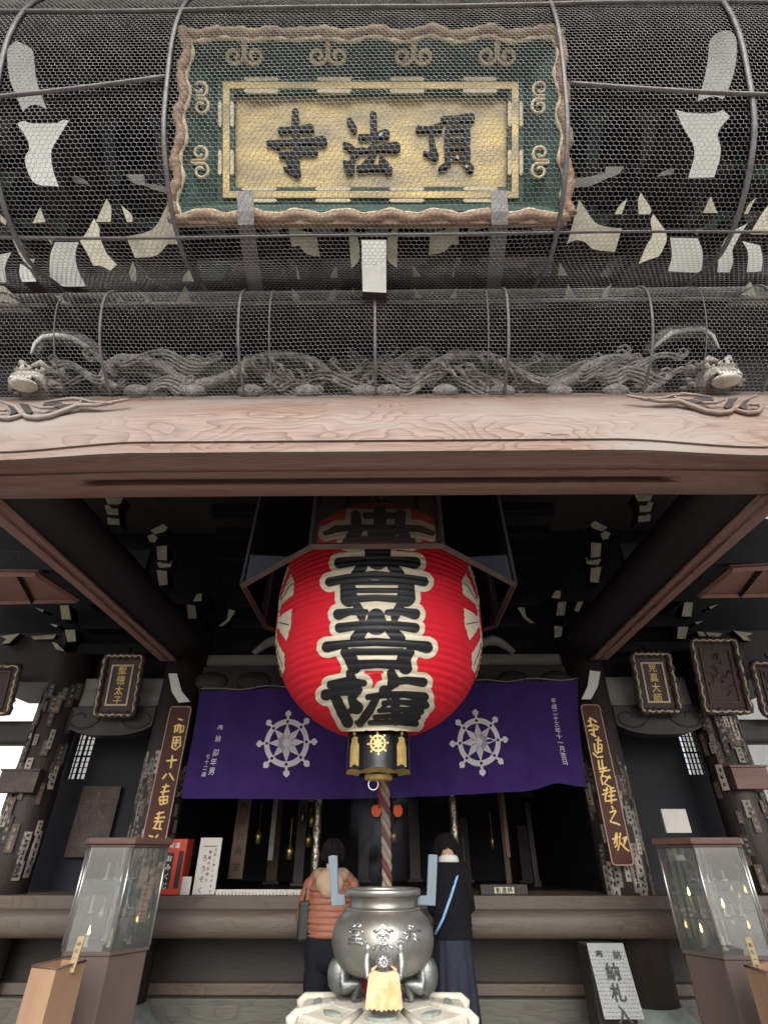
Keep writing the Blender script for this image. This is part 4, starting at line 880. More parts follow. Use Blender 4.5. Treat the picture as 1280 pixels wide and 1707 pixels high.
K2 = [[(612, 300, 52), (612, 345, 50)], [(445, 372, 22), (520, 362, 17), (700, 362, 17), (775, 372, 24)], [(545, 385, 20), (520, 420, 22)], [(675, 385, 20), (705, 420, 22)], [(400, 456, 18), (470, 440, 16), (600, 425, 17), (740, 440, 16), (815, 454, 19)], [(480, 475, 30), (485, 528, 34)], [(738, 475, 32), (738, 525, 36)], [(500, 459, 10), (720, 459, 10)], [(500, 493, 10), (720, 493, 10)], [(470, 536, 16), (605, 526, 13), (745, 536, 17)]]
K3 = [[(440, 600, 22), (490, 588, 15), (560, 590, 12)], [(520, 560, 16), (540, 600, 20), (545, 628, 12)], [(775, 598, 22), (720, 588, 16), (655, 592, 12)], [(712, 560, 17), (690, 600, 20), (685, 628, 12)], [(608, 590, 8), (606, 612, 34), (606, 640, 46)], [(445, 660, 20), (530, 648, 17), (690, 648, 17), (775, 660, 20)], [(545, 670, 22), (520, 708, 26)], [(670, 670, 22), (705, 708, 26)],
      [(390, 745, 22), (470, 730, 15), (600, 722, 16), (740, 730, 15), (828, 746, 24)], [(470, 768, 20), (495, 800, 26), (510, 835, 26)], [(752, 768, 20), (725, 800, 27), (735, 838, 26)], [(500, 765, 14), (720, 765, 14)], [(500, 826, 20), (610, 820, 17), (730, 826, 20)]]
K4 = [[(405, 912, 16), (470, 900, 18), (550, 905, 14)], [(490, 862, 16), (500, 900, 22), (530, 935, 14)], [(672, 862, 18), (685, 900, 24), (665, 925, 14)], [(670, 902, 14), (740, 893, 15), (810, 902, 19)],
      [(385, 958, 22), (450, 942, 18), (515, 938, 22)], [(425, 965, 20), (455, 1030, 22), (482, 1080, 22)], [(520, 940, 20), (495, 975, 14), (520, 1015, 26), (490, 1030, 12)], [(640, 938, 20), (655, 955, 18)], [(570, 968, 12), (640, 958, 14), (730, 955, 14), (815, 966, 19)], [(605, 975, 14), (575, 1030, 18), (535, 1085, 16), (520, 1080, 8)],
      [(690, 965, 18), (690, 1075, 18)], [(640, 995, 11), (720, 990, 11), (820, 1002, 17)], [(660, 985, 9), (630, 1020, 8)], [(620, 1028, 10), (700, 1022, 11), (800, 1030, 15)], [(600, 1056, 10), (690, 1050, 10), (785, 1056, 14)], [(580, 1082, 11), (690, 1078, 12), (775, 1083, 15)]]
K1, K2, K3, K4 = [[[(a, b, r * f) for a, b, r in s_] for s_ in K] for K, f in ((K1, 1.1), (K2, 1.13), (K3, 1.12), (K4, 1.13))]
ALL = K1 + K2 + K3 + K4
def wrap(pts, fs, off, name, mm, mp=lz):
    P3 = [lhit(*mp(x, y), off) for x, y in pts]; m = M(); keep = [f[::-1] for f in fs if all(P3[i] is not None for i in f)]
    m.add([p if p is not None else (LX, LY, ZB + .5) for p in P3], keep, 0, True); return m.build(name, mm, lan)
pts, fs = sdf_cells(ALL, 330, 910, 130, 1120, 3.2, 24); wrap(pts, fs, .0035, 'character_outline', 'lwhite')
for g_ in (K1, K2, K3, K4):
    ys = [p[1] for s in g_ for p in s]; pts, fs = sdf_cells(g_, 330, 910, min(ys) - 60, max(ys) + 60, 2.6); wrap(pts, fs, .007, 'painted_character', 'lblack')
pts, fs = sdf_cells([[(560, 857, 7), (632, 857, 7)]], 540, 650, 840, 875, 4); wrap(pts, fs, .0062, 'red_dash', 'red')
# flower crests on both flanks: cream fan petals with red rounds between
def side(sg):
    N = 150; U, V = np.meshgrid(np.linspace(-.62, .62, N), np.linspace(-.70, .70, N)); D = np.full(U.shape, 1e9); rr = np.hypot(U, V); th = np.arctan2(V, U)
    for k in range(8):
        a = k * math.pi / 4 + math.pi / 8; dl = (th - a + math.pi) % (2 * math.pi) - math.pi; lat = np.abs(rr * np.sin(dl)); lon = rr * np.cos(dl)
        D = np.minimum(D, np.maximum.reduce([lat - (.045 + (lon - .22) * .36), .22 - lon, lon - .46 + lat * .35]))
    D = np.minimum(D, np.abs(rr - .20) - .055)
    for k in range(8):
        a = k * math.pi / 4; D = np.maximum(D, -(np.hypot(U - .24 * math.cos(a), V - .24 * math.sin(a)) - .05))
    return march(U, V, D)
pts, fs = side(1); zc0 = 3.16
for sg in (-1, 1):
    m = M(); vs = []
    for u, v in pts:
        z = zc0 + v; ph = (math.pi / 2 - .20) * sg - u / RMAX; r = lrib(z) + .004; vs.append((LX + r * math.sin(ph), LY - r * math.cos(ph), z))
    m.add(vs, fs if True else fs, 0, True); m.f = [f[::-1] for f in m.f]; m.build('flower_crest', 'lwhite', lan)
    for k in range(8):
        a = k * math.pi / 4 + math.pi / 8; m = M()
        for dl in (-.0,):
            q = []
            for t in range(7):
                rr_ = .23 + .2 * t / 6; u, v = rr_ * math.cos(a), rr_ * math.sin(a); z = zc0 + v; ph = (math.pi / 2 - .20) * sg - u / RMAX; r = lrib(z) + .006; q.append((LX + r * math.sin(ph), LY - r * math.cos(ph), z))
            m.tube(q, .0035, 5, 0)
        m.build('petal_vein', 'lblack', lan)
# black lacquer foot
CR = 52 / F * depth((LX, LY, 2.2)) * 1.0; zt = 2.37; zb = P(632, 1279, LY - CR).z
m = M(); pr = [(CR * .96, zt + .02), (CR, zt), (CR, zb + .03), (CR * 1.01, zb)]
m.lathe(pr, (LX, LY, 0), 64, 0)
N = 48; vs = []
for i in range(N):
    a = 2 * math.pi * i / N; sc = .022 * abs(math.sin(a * 3)) ; vs += [(LX + CR * 1.01 * math.cos(a), LY + CR * 1.01 * math.sin(a), zb - .018 + sc), (LX + CR * .62 * math.cos(a), LY + CR * .62 * math.sin(a), zb - .03 + sc * .4), (LX + CR * 1.01 * math.cos(a), LY + CR * 1.01 * math.sin(a), zb)]
m.add(vs, [(i * 3, ((i + 1) % N) * 3, ((i + 1) % N) * 3 + 2, i * 3 + 2) for i in range(N)], 0, True); m.add(vs, [(i * 3 + 1, ((i + 1) % N) * 3 + 1, ((i + 1) % N) * 3, i * 3) for i in range(N)], 1, True)
m.lathe([(CR * .62, zb - .03), (.0, zb - .03)], (LX, LY, 0), 48, 0); foot = m.build('lacquer_foot', ['lacquer', 'goldpaint'], lan)
m = M(); m.lathe([(.10, zb - .03), (.10, zb - .055), (.0, zb - .06)], (LX, LY, 0), 24, 0); m.tube([(LX - .035 + .035 * math.cos(t * .5236), LY - .02, zb - .085 + .035 * math.sin(t * .5236)) for t in range(12)], .006, 6, 1, closed=True); m.build('foot_ring', ['goldpaint', 'steel'], lan)
m = M(); tmp = M(); wheel(tmp, (0, 0, 0), (1, 0, 0), (0, 0, 1), (0, -1, 0), .058, 0, 1, None, .0025)
def on_foot(x, y, z, a0): a = x / CR + a0; r = CR - y + .001; return (LX + r * math.sin(a), LY - r * math.cos(a), z)
tmp.v = [on_foot(v[0], v[1], (zt + zb) / 2 + .012 + v[2], -.0) for v in tmp.v]; m = tmp; m.build('gold_wheel_crest', ['goldpaint', 'gold'], lan)
for a0 in (-.82, .82, -2.2, 2.2):
    m = M(); h0, h1 = zb + .012, zt - .13; wq = .047
    prof = [(-wq, h0), (wq, h0), (wq, h1), (wq * .75, h1 + .02), (wq * .55, h1 + .035), (wq * .75, h1 + .05), (0, h1 + .062), (-wq * .75, h1 + .05), (-wq * .55, h1 + .035), (-wq * .75, h1 + .02), (-wq, h1)]
    ctr = on_foot(0, -.003, (h0 + h1) / 2, a0); vs = [on_foot(x, -.003, z, a0) for x, z in prof]; m.add(vs + [ctr], [(i, (i + 1) % len(prof), len(prof)) for i in range(len(prof))], 0)
    m.ball(on_foot(0, -.002, zt - .045, a0), .016, 0, 10, 8, .7, .4, 1.1); m.build('gold_plaque_motif', 'goldpaint', lan)
m = M(); m.lathe([(.26, ZT - .03), (.27, ZT + .05), (.10, ZT + .07), (.10, ZT + .12)], (LX, LY, 0), 32, 0, cap=True); m.tube([(LX, LY, ZT + .1), (LX, LY, 5.41)], .025, 8, 0)
for q in (-1, 1): m.tube([(LX + q * .1, LY, ZT + .1), (LX + q * .1, LY, 5.41)], .008, 6, 0)
m.build('lantern_cap', 'lacquer', lan)

# ================================================================ octagonal hood over the lantern
HZ = 3.35; AP = 1.05; SH = .435; HC = (LX + .0, 4.13)
ov = [(-SH, -AP), (SH, -AP), (AP, -SH), (AP, SH), (SH, AP), (-SH, AP), (-AP, SH), (-AP, -SH)]
hood = thing('lantern_hood', (HC[0], HC[1], HZ), 'octagonal brown timber hood with a smoked glass front around the top of the red lantern', 'lantern hood')
def hv(i, z, k=1.0): x, y = ov[i % 8]; return Vector((HC[0] + x * k, HC[1] + y * k, z))
for i in range(8):
    m = M(); a, b = hv(i, HZ), hv(i + 1, HZ); m.tube([a.lerp(b, -.01), a.lerp(b, 1.01)], .026, 4, 0); m.build('hood_rim_rail', 'hood', hood)
    m = M(); m.tube([hv(i, HZ), hv(i, 5.4, .92)], .03, 4, 0); m.build('hood_corner_post', 'hoodin', hood)
    a2, b2 = hv(i + 1, 5.4, .92), hv(i, 5.4, .92); n_ = (b - a).cross(a2 - a).normalized() * .012; m = M(); m.prism([a, b, a2, b2], n_, 0)
    m.build('hood_glass', 'hoodglass' if i == 0 else 'hoodside', hood)

# ================================================================ purple curtain
cur = thing('entrance_curtain', (0, 5.95, 3.15), 'purple cloth curtain with two white wheel crests hung across the hall entrance', 'curtain')
c00, c10, c01, c11 = P(333, 1152, 5.97), P(962, 1134, 5.97), P(303, 1331, 5.97), P(975, 1312, 5.97)
def cpos(u, v, lift=0.0):
    a = c00.lerp(c10, u).lerp(c01.lerp(c11, u), v); sag = -.035 * math.sin(math.pi * ((u * 7) % 1)) * (1 - v) * .35 - .05 * math.sin(math.pi * u) ** 1 * v
    pull = .05 * math.exp(-((u - .93) / .04) ** 2) * v
    fold = .036 * math.sin(u * 21 + 1.6 * v) * (.6 + .4 * math.sin(u * 6.3 + 1)) * (.35 + .65 * v) + .0 * math.sin(u * 21 + 1.6 * v) * (.25 + .75 * v) + .016 * math.sin(u * 47 - 2 * v + 2 * math.sin(u * 9)) + .03 * math.exp(-((u - .90 + .06 * v) / .02) ** 2) * v + .02 * math.exp(-((u - .045) / .012) ** 2) - .018 * math.sin(math.pi * ((u * 7) % 1)) ** .5 * math.exp(-v * 5)
    return Vector((a.x + .01 * math.sin(v * 5 + u * 9), a.y + fold - lift, a.z + sag + pull))
m = M(); NU, NV = 150, 30
for s_ in (0, 1):
    for j in range(NV + 1):
        for i in range(NU + 1): m.v.append(cpos(i / NU, j / NV, -.004 * s_))
k = (NU + 1) * (NV + 1)
for s_ in (0, 1):
    for j in range(NV):
        for i in range(NU):
            f = (s_ * k + j * (NU + 1) + i, s_ * k + j * (NU + 1) + i + 1, s_ * k + (j + 1) * (NU + 1) + i + 1, s_ * k + (j + 1) * (NU + 1) + i); m.f.append(f[::-1] if s_ == 0 else f); m.m.append(0); m.sm.append(True)
m.build('cloth', 'purple', cur)
def cuv(px, py):
    p = P(px, py, 5.97); v = (py - 1145) / 181
    for _ in range(4):
        l, r_ = c00.lerp(c01, v), c10.lerp(c11, v); u = (p.x - l.x) / (r_.x - l.x); t, b = c00.lerp(c10, u), c01.lerp(c11, u); v = (t.z - p.z) / (t.z - b.z)
    return u, v
def on_cloth(mm, name, mats):      # drape a flat figure (x, z on y = 5.97) over the folds
    out = []
    for v in mm.v:
        u, q = cuv(*proj((v[0], 5.97, v[2]))); s_ = cpos(u, q, .004 + (5.97 - v[1])); out.append(s_)
    mm.v = out; mm.build(name, mats, cur)
for px, py in ((480, 1235), (797.5, 1233)):
    c = P(px, py, 5.97); m = M(); wheel(m, c, (1, 0, 0), (0, 0, 1), (0, -1, 0), .243, 0, 1, 2, .0015); on_cloth(m, 'wheel_crest', ['clothwhite', 'clothgrey', 'purple'])
m = M(); c = P(366, 1212, 5.97); put_text(m, '奉納', c, (1, 0, 0), (.02, 0, 1), .070, (0, -1, 0), .105, 0, .010); c = P(360, 1253, 5.97); put_text(m, '卯年男', c, (1, 0, 0), (.05, 0, 1), .078, (0, -1, 0), .088, 0, .010); c = P(345.5, 1258, 5.97); put_text(m, '七十二歳', c, (1, 0, 0), (.04, 0, 1), .048, (0, -1, 0), .058, 0, .008)
on_cloth(m, 'donor_lettering', 'clothwhite')
m = M(); a, b = P(923, 1168, 5.97), P(943, 1273, 5.97); put_text(m, '平成二十三年十一月吉日', a, (1, 0, 0), (a - b), .062, (0, -1, 0), (a - b).length / 10, 0, .010); on_cloth(m, 'date_lettering', 'clothwhite')
m = M(); l = [cpos(i / 60, 0) + Vector((0, -.01, .022 + .012 * math.sin(i * .73))) for i in range(61)]; m.tube(l, .007, 6, 0); m.build('hanging_cord', 'greyplank', cur)
for i in range(8):
    m = M(); c = cpos(i / 7, 0); m.tube([c + Vector((0, -.008, -.02)), c + Vector((0, -.018, .02)), c + Vector((0, .02, .045))], .010, 6, 0); m.build('cloth_loop', 'purple', cur)

# ================================================================ bell rope
RY = 5.25; rt, rb = P(641, 1285, RY), P(646, 1500, RY); ctr = thing('bell_rope', (rt.x, RY, 1.6), 'thick twisted cream and dark red bell rope hanging behind the lantern foot', 'rope')
m = M()
for k in range(3):
    pts = []
    for i in range(150):
        t = i / 149; z = 3.2 + (rb.z - 3.2) * t; a = t * 52 + k * 2.0944; rr_ = .021 + .004 * t; tt = (z - rt.z) / (rb.z - rt.z); pts.append((rt.x + (rb.x - rt.x) * tt + rr_ * math.cos(a), RY + rr_ * math.sin(a), z))
    m.tube(pts, .020, 8, 1 if k == 1 else 0)
m.build('twisted_strands', ['ropeA', 'ropeB'], ctr)
m = M(); p = P(636, 1290, 5.4); q = P(633, 1360, 5.4); m.box(p.x - .03, p.x + .03, 5.4, 5.412, q.z + .06, 3.0); m.build('crimson_streamer', 'magenta', ctr)

# ================================================================ vertical sign boards on the inner columns
def board(name, quad, Y, label, text, bold, tsize, y_first, y_last):
    tl, tr, br, bl = [P(x, y, Y) for x, y in quad]; b = thing(name, (tl + br) / 2, label, 'sign board', 'gilded sign boards on the inner columns')
    cx = (tl.x + tr.x + bl.x + br.x) / 4; hw = (tr.x - tl.x + br.x - bl.x) / 4; z1, z0 = (tl.z + tr.z) / 2, (bl.z + br.z) / 2; rc = .035
    def rr(h, dz, y):
        o = []
        for sx, sz, a0 in ((1, 1, 0), (-1, 1, 90), (-1, -1, 180), (1, -1, 270)):
            for t in range(6): a = R(a0 + 18 * t); o.append(Vector((cx + sx * (hw - rc) + rc * math.cos(a) + math.copysign(h, sx), y, (z1 - rc if sz > 0 else z0 + rc) + rc * math.sin(a) + math.copysign(dz, sz))))
        return o
    m = M(); m.prism(rr(0, 0, Y), (0, .05, 0), 0); m.build('board', 'signbrown', b)
    m = M(); m.tube(rr(-.004, -.004, Y - .003), .006, 6, 0, closed=True); m.build('light_edging', 'signedge', b)
    pts, fs = sdf_cells([[(x, y, 5.0 if k in (0, len(st) - 1) else 3.8) for k, (x, y) in enumerate(st)] for st in text], min(p[0] for t in text for p in t) - 12, max(p[0] for t in text for p in t) + 12, min(p[1] for t in text for p in t) - 12, max(p[1] for t in text for p in t) + 12, 2.2)
    m = M(); m.add([P(bold + x / 3.5556, 1100 + y / 3.5556, Y - .004) for x, y in pts], [f[::-1] for f in fs], 0); m.build('brushed_gilt_lettering', 'goldpaint', b); return b
# brush strokes in photo zoom pixels (x3.556)
LW = [[(1060, 352), (1080, 358)], [(1040, 400), (1035, 430)], [(1035, 395), (1060, 385), (1090, 395), (1085, 425), (1065, 432)], [(1060, 385), (1050, 425)], [(1070, 390), (1070, 425)],
      [(1030, 460), (1020, 520)], [(1030, 460), (1070, 458), (1068, 510), (1040, 535), (1018, 520)], [(1040, 480), (1058, 478)], [(1035, 495), (1055, 492)], [(1048, 470), (1040, 515)], [(990, 600), (1045, 595)], [(1022, 570), (1012, 640)], [(985, 680), (965, 705)], [(1005, 675), (1028, 712)],
      [(965, 755), (1000, 750)], [(985, 740), (965, 800)], [(955, 785), (1000, 780)], [(950, 815), (995, 810), (990, 850), (950, 860), (945, 825)], [(970, 810), (968, 855)], [(955, 835), (990, 832)], [(930, 915), (970, 905)], [(920, 940), (975, 935)], [(945, 905), (935, 955)], [(915, 960), (965, 960)], [(935, 960), (915, 995)], [(910, 1000), (955, 1005)], [(950, 965), (945, 1000)],
      [(885, 1045), (905, 1050)], [(935, 1040), (925, 1055)], [(880, 1075), (915, 1070)]]
RW = [[(215, 365), (235, 350), (262, 368)], [(225, 345), (232, 395)], [(210, 395), (245, 385), (275, 400)], [(220, 420), (270, 412)], [(245, 400), (248, 450)], [(232, 440), (258, 455)], [(262, 475), (290, 480)], [(275, 460), (272, 500)], [(250, 500), (255, 540), (270, 555)], [(275, 500), (295, 505), (295, 545), (275, 550), (272, 510)], [(278, 525), (293, 528)], [(245, 555), (270, 580), (300, 575)],
      [(275, 600), (280, 640)], [(295, 595), (300, 640)], [(280, 650), (320, 640)], [(285, 665), (340, 655)], [(310, 645), (290, 700), (300, 740)], [(300, 690), (345, 700)], [(340, 690), (310, 735), (345, 755)], [(305, 775), (330, 770)], [(325, 760), (315, 830)], [(300, 800), (330, 790)], [(345, 765), (365, 760)], [(340, 785), (375, 778)], [(350, 760), (352, 850)], [(335, 810), (370, 805)], [(318, 840), (380, 830)],
      [(355, 870), (362, 885)], [(345, 905), (375, 895)], [(378, 900), (345, 960), (370, 970)], [(370, 965), (400, 980)], [(380, 1030), (370, 1090)], [(360, 1065), (400, 1050)], [(385, 1030), (385, 1100), (375, 1110)], [(405, 1030), (400, 1090), (390, 1130)], [(420, 1060), (445, 1050), (430, 1090)], [(430, 1060), (425, 1110), (455, 1135)], [(440, 1125), (400, 1080)]]
board('sign_board', [(287, 1179), (320, 1179), (272, 1412), (234, 1412)], 5.93, 'red brown sign board with gilt lettering and light edging, left of the curtain', LW, 0, 0, 0, 0)
board('sign_board', [(965, 1176), (995, 1176), (1059, 1442), (1025, 1442)], 5.93, 'red brown sign board with gilt cursive lettering and light edging, right of the curtain', RW, 920, 0, 0, 0)

# ================================================================ framed plaques under the eaves
def plaque(quad, Y, label, text, inner, tilt=.18, frame='plaqueframe', goldrim='palegold', ts=.14, y0=None, y1=None):
    tl, tr, br, bl = [P(x, y, Y) for x, y in quad]; c = (tl + tr + br + bl) / 4; hw = (tr.x - tl.x + br.x - bl.x) / 4; hh = (tl.z + tr.z - bl.z - br.z) / 4
    b = thing('framed_plaque', c, label, 'plaque', 'framed plaques under the eaves'); n_ = Vector((0, -math.cos(tilt), -math.sin(tilt))); up = Vector((0, -math.sin(tilt), math.cos(tilt)))
    def L(u, v, d=0): return c + Vector((u, 0, 0)) + up * v + n_ * d
    m = M(); m.prism([L(-hw, -hh), L(hw, -hh), L(hw, hh), L(-hw, hh)], -n_ * .04, 0); m.build('board', 'plaquebrown', b)
    m = M(); ed = []
    for i in range(13): ed.append(L(-hw + 2 * hw * i / 12, hh + .014 * (i % 2), .01))
    for i in range(1, 13): ed.append(L(hw + .014 * (i % 2), hh - 2 * hh * i / 12, .01))
    for i in range(1, 13): ed.append(L(hw - 2 * hw * i / 12, -hh - .014 * (i % 2), .01))
    for i in range(1, 12): ed.append(L(-hw - .014 * (i % 2), -hh + 2 * hh * i / 12, .01))
    m.tube(ed, [.036 + .008 * math.sin(i * 2.2) for i in range(len(ed))], 6, 0, closed=True); m.build('carved_frame', frame, b)
    m = M(); m.tube([e + n_ * .03 for e in ed], [.003 + .009 * abs(math.sin(i * 1.7)) for i in range(len(ed))], 5, 0, closed=True); m.build('worn_gilding', goldrim, b)
    m = M(); a, e, wv = hw * inner, hh * (1 - (1 - inner) * .75), .018
    for q in ((-a, -e, -a + wv, e), (a - wv, -e, a, e), (-a + wv, -e, a - wv, -e + wv), (-a + wv, e - wv, a - wv, e)): m.prism([L(q[0], q[1], .014), L(q[2], q[1], .014), L(q[2], q[3], .014), L(q[0], q[3], .014)], -n_ * .02, 0)
    m.build('inner_border', goldrim if text else 'plaqueframe', b)
    if text:
        m = M(); put_text(m, text, L(0, e * .74, .0), (1, 0, 0), up, ts, n_, e * 1.50 / (len(text) - 1), 0, .008, .95, .004); m.build('gilt_lettering', 'goldpaint', b)
    else:
        m = M(); random.seed(int(abs(c.x) * 100))
        for i in range(22): u, v = random.uniform(-a * .75, a * .75), random.uniform(-e * .8, e * .8); m.tube([L(u, v, .004), L(u + random.uniform(-.05, .05), v + random.uniform(-.05, .05), .008), L(u + random.uniform(-.06, .06), v - .03, .004)], .006, 5, 0)
        m.build('faded_painting', 'plaqueframe', b)
    m = M(); m.tube([L(0, hh, -.02), L(0, hh + .12, -.10)], .01, 6, 0); m.build('hanger', 'black', b); return b
plaque([(172, 1097), (232, 1097), (228, 1190), (168, 1190)], 5.98, 'tall dark plaque with gilt border and four gilt characters on the left grey plank', '聖徳太子', .62, ts=.105)
plaque([(1058, 1094), (1116, 1094), (1126, 1184), (1066, 1184)], 5.98, 'tall dark plaque with gilt border and four gilt characters on the right grey plank', '見真大師', .64, ts=.105)
plaque([(1152, 1074), (1222, 1070), (1246, 1182), (1176, 1186)], 5.9, 'larger faded dark plaque without lettering right of the gilt lettered plaque', '', .72, .22)
plaque([(1258, 1110), (1330, 1108), (1345, 1188), (1268, 1190)], 5.9, 'faded dark red plaque cut off by the right picture edge', '', .72, .2)
plaque([(-70, 1112), (30, 1116), (16, 1188), (-84, 1186)], 5.9, 'faded dark plaque cut off by the left picture edge', '', .78, .2)
# ================================================================ incense burner on its stone
BY = 4.0; BX = P(638, 1560, BY).x; pb = thing('incense_burner', (BX, BY, .9), 'round polished grey bronze incense burner with blue grey upright handles carried by crouching figures', 'incense burner')
def zb_(hw, y): q = P(490 + 615 / 4.13, 1400 + y / 4.13, BY); return hw / 4.13 / F * depth(q), q.z
prof = [zb_(*q) for q in ((120, 940), (200, 928), (262, 900), (310, 845), (340, 775), (351, 700), (342, 620), (315, 555), (278, 505), (255, 482))]
m = M(); m.lathe([(0, prof[0][1])] + prof, (BX, BY, 0), 72, 0); m.build('bowl', 'bronze', pb)
ring = [zb_(*q) for q in ((255, 484), (262, 476), (255, 468), (228, 462), (222, 455), (222, 395), (232, 385), (258, 378), (260, 345), (252, 336), (228, 336), (222, 350), (215, 400))]
m = M(); m.lathe(ring, (BX, BY, 0), 72, 0); m.build('neck_and_rim', 'bronze', pb)
m = M(); r_, z_ = zb_(217, 352); m.lathe([(r_, z_ - .01), (r_ * .7, z_), (0, z_ + .004)], (BX, BY, 0), 40, 0); m.build('ash_bed', 'ash', pb)
for poly in ([(235, 116), (262, 108), (297, 112), (305, 378), (352, 380), (356, 455), (256, 462)], [(926, 104), (958, 102), (990, 108), (974, 460), (848, 452), (846, 392), (914, 386)]):
    q = [P(490 + x / 4.13, 1400 + y / 4.13, BY - .02) for x, y in poly]; m = M(); m.prism(q, (0, .05, 0), 0); m.build('upright_handle', 'handle', pb, .006)
# raised seal characters on the belly
def rev_hit(px, py, prof, off):
    d = ray(px, py); zs = [p[1] for p in prof]; rs = [p[0] for p in prof]
    def f(t): p = CAM + d * t; return math.hypot(p.x - BX, p.y - BY) - float(np.interp(p.z, zs, rs))
    a = ((BX - CAM.x) * d.x + (BY - CAM.y) * d.y) / (d.x ** 2 + d.y ** 2); t0 = a - .5; t1 = a
    for i in range(80):
        t = a - .5 + .5 * i / 80
        if f(t) < 0: t1 = t; break
        t0 = t
    for _ in range(20):
        tm = (t0 + t1) / 2
        if f(tm) < 0: t1 = tm
        else: t0 = tm
    p = CAM + d * t1; n_ = Vector((p.x - BX, p.y - BY, 0)).normalized(); return p + n_ * off
SEAL = [[[(395, 590), (410, 605), (425, 590), (408, 577), (395, 590)], [(435, 590), (450, 605), (462, 588), (448, 575), (435, 590)], [(388, 628), (425, 618), (470, 628), (478, 645)], [(388, 628), (386, 645)], [(405, 640), (450, 640), (450, 662), (405, 662), (405, 640)], [(380, 685), (425, 680), (470, 688)], [(428, 665), (428, 710)], [(378, 715), (425, 708), (470, 718), (465, 735)]],
        [[(545, 632), (575, 625), (612, 585), (650, 625), (685, 630)], [(560, 645), (610, 605), (665, 645)], [(575, 660), (575, 720), (548, 755), (540, 735)], [(650, 660), (650, 730), (672, 750), (682, 730)], [(575, 660), (650, 660)], [(595, 690), (632, 690)], [(595, 690), (595, 760)], [(632, 690), (632, 765)], [(613, 670), (613, 750)], [(590, 725), (640, 725)]],
        [[(790, 600), (802, 590), (818, 600), (815, 618), (795, 618), (790, 600)], [(745, 640), (775, 650), (800, 625), (840, 630), (870, 625)], [(800, 640), (780, 670), (765, 690)], [(822, 640), (835, 670), (840, 690)], [(800, 668), (775, 695), (768, 680)], [(825, 680), (845, 708), (858, 690)]]]
for g_ in SEAL:
    m = M()
    for s in g_: m.tube([rev_hit(490 + x / 4.13, 1400 + y / 4.13, prof, .002) for x, y in s], .0062, 6, 0)
    m.build('raised_character', 'relief', pb)

# ---------------------------------------------------------------- skinned figures
def skin(name, V, E_, Rr, mm, parent, sub=2, root=0):
    me = bpy.data.meshes.new(name); off = Vector((0, 0, 0)); q = parent
    while q is not None: off += Vector(q.location); q = q.parent
    me.from_pydata([tuple(Vector(v) - off) for v in V], E_, []); ob = bpy.data.objects.new(name, me); col.objects.link(ob)
    sk = ob.modifiers.new('skin', 'SKIN'); sk.use_smooth_shade = True
    for i, r_ in enumerate(Rr):
        d = me.skin_vertices[0].data[i]; d.radius = (r_, r_) if not isinstance(r_, tuple) else r_; d.use_root = (i == root)
    sb = ob.modifiers.new('sub', 'SUBSURF'); sb.levels = sub; sb.render_levels = sub
    dg = bpy.context.evaluated_depsgraph_get(); nm = bpy.data.meshes.new_from_object(ob.evaluated_get(dg)); ob.modifiers.clear(); ob.data = nm; nm.materials.clear(); nm.materials.append(MT[mm])
    for p in nm.polygons: p.use_smooth = True
    ob.parent = parent; return ob
def chainify(chains):
    V, E_, Rr = [], [], []; idx = {}
    for ch in chains:
        prev = None
        for p, r_ in ch:
            k = tuple(round(c, 4) for c in p)
            if k not in idx: idx[k] = len(V); V.append(p); Rr.append(r_)
            if prev is not None and (prev, idx[k]) not in E_: E_.append((prev, idx[k]))
            prev = idx[k]
    return V, E_, Rr
MT['bronzelight'] = mat('worn_bright_bronze_figure', (.46, .47, .46), .42, .7, c2=(.26, .26, .25), scale=16, bump=.2, bscale=40)
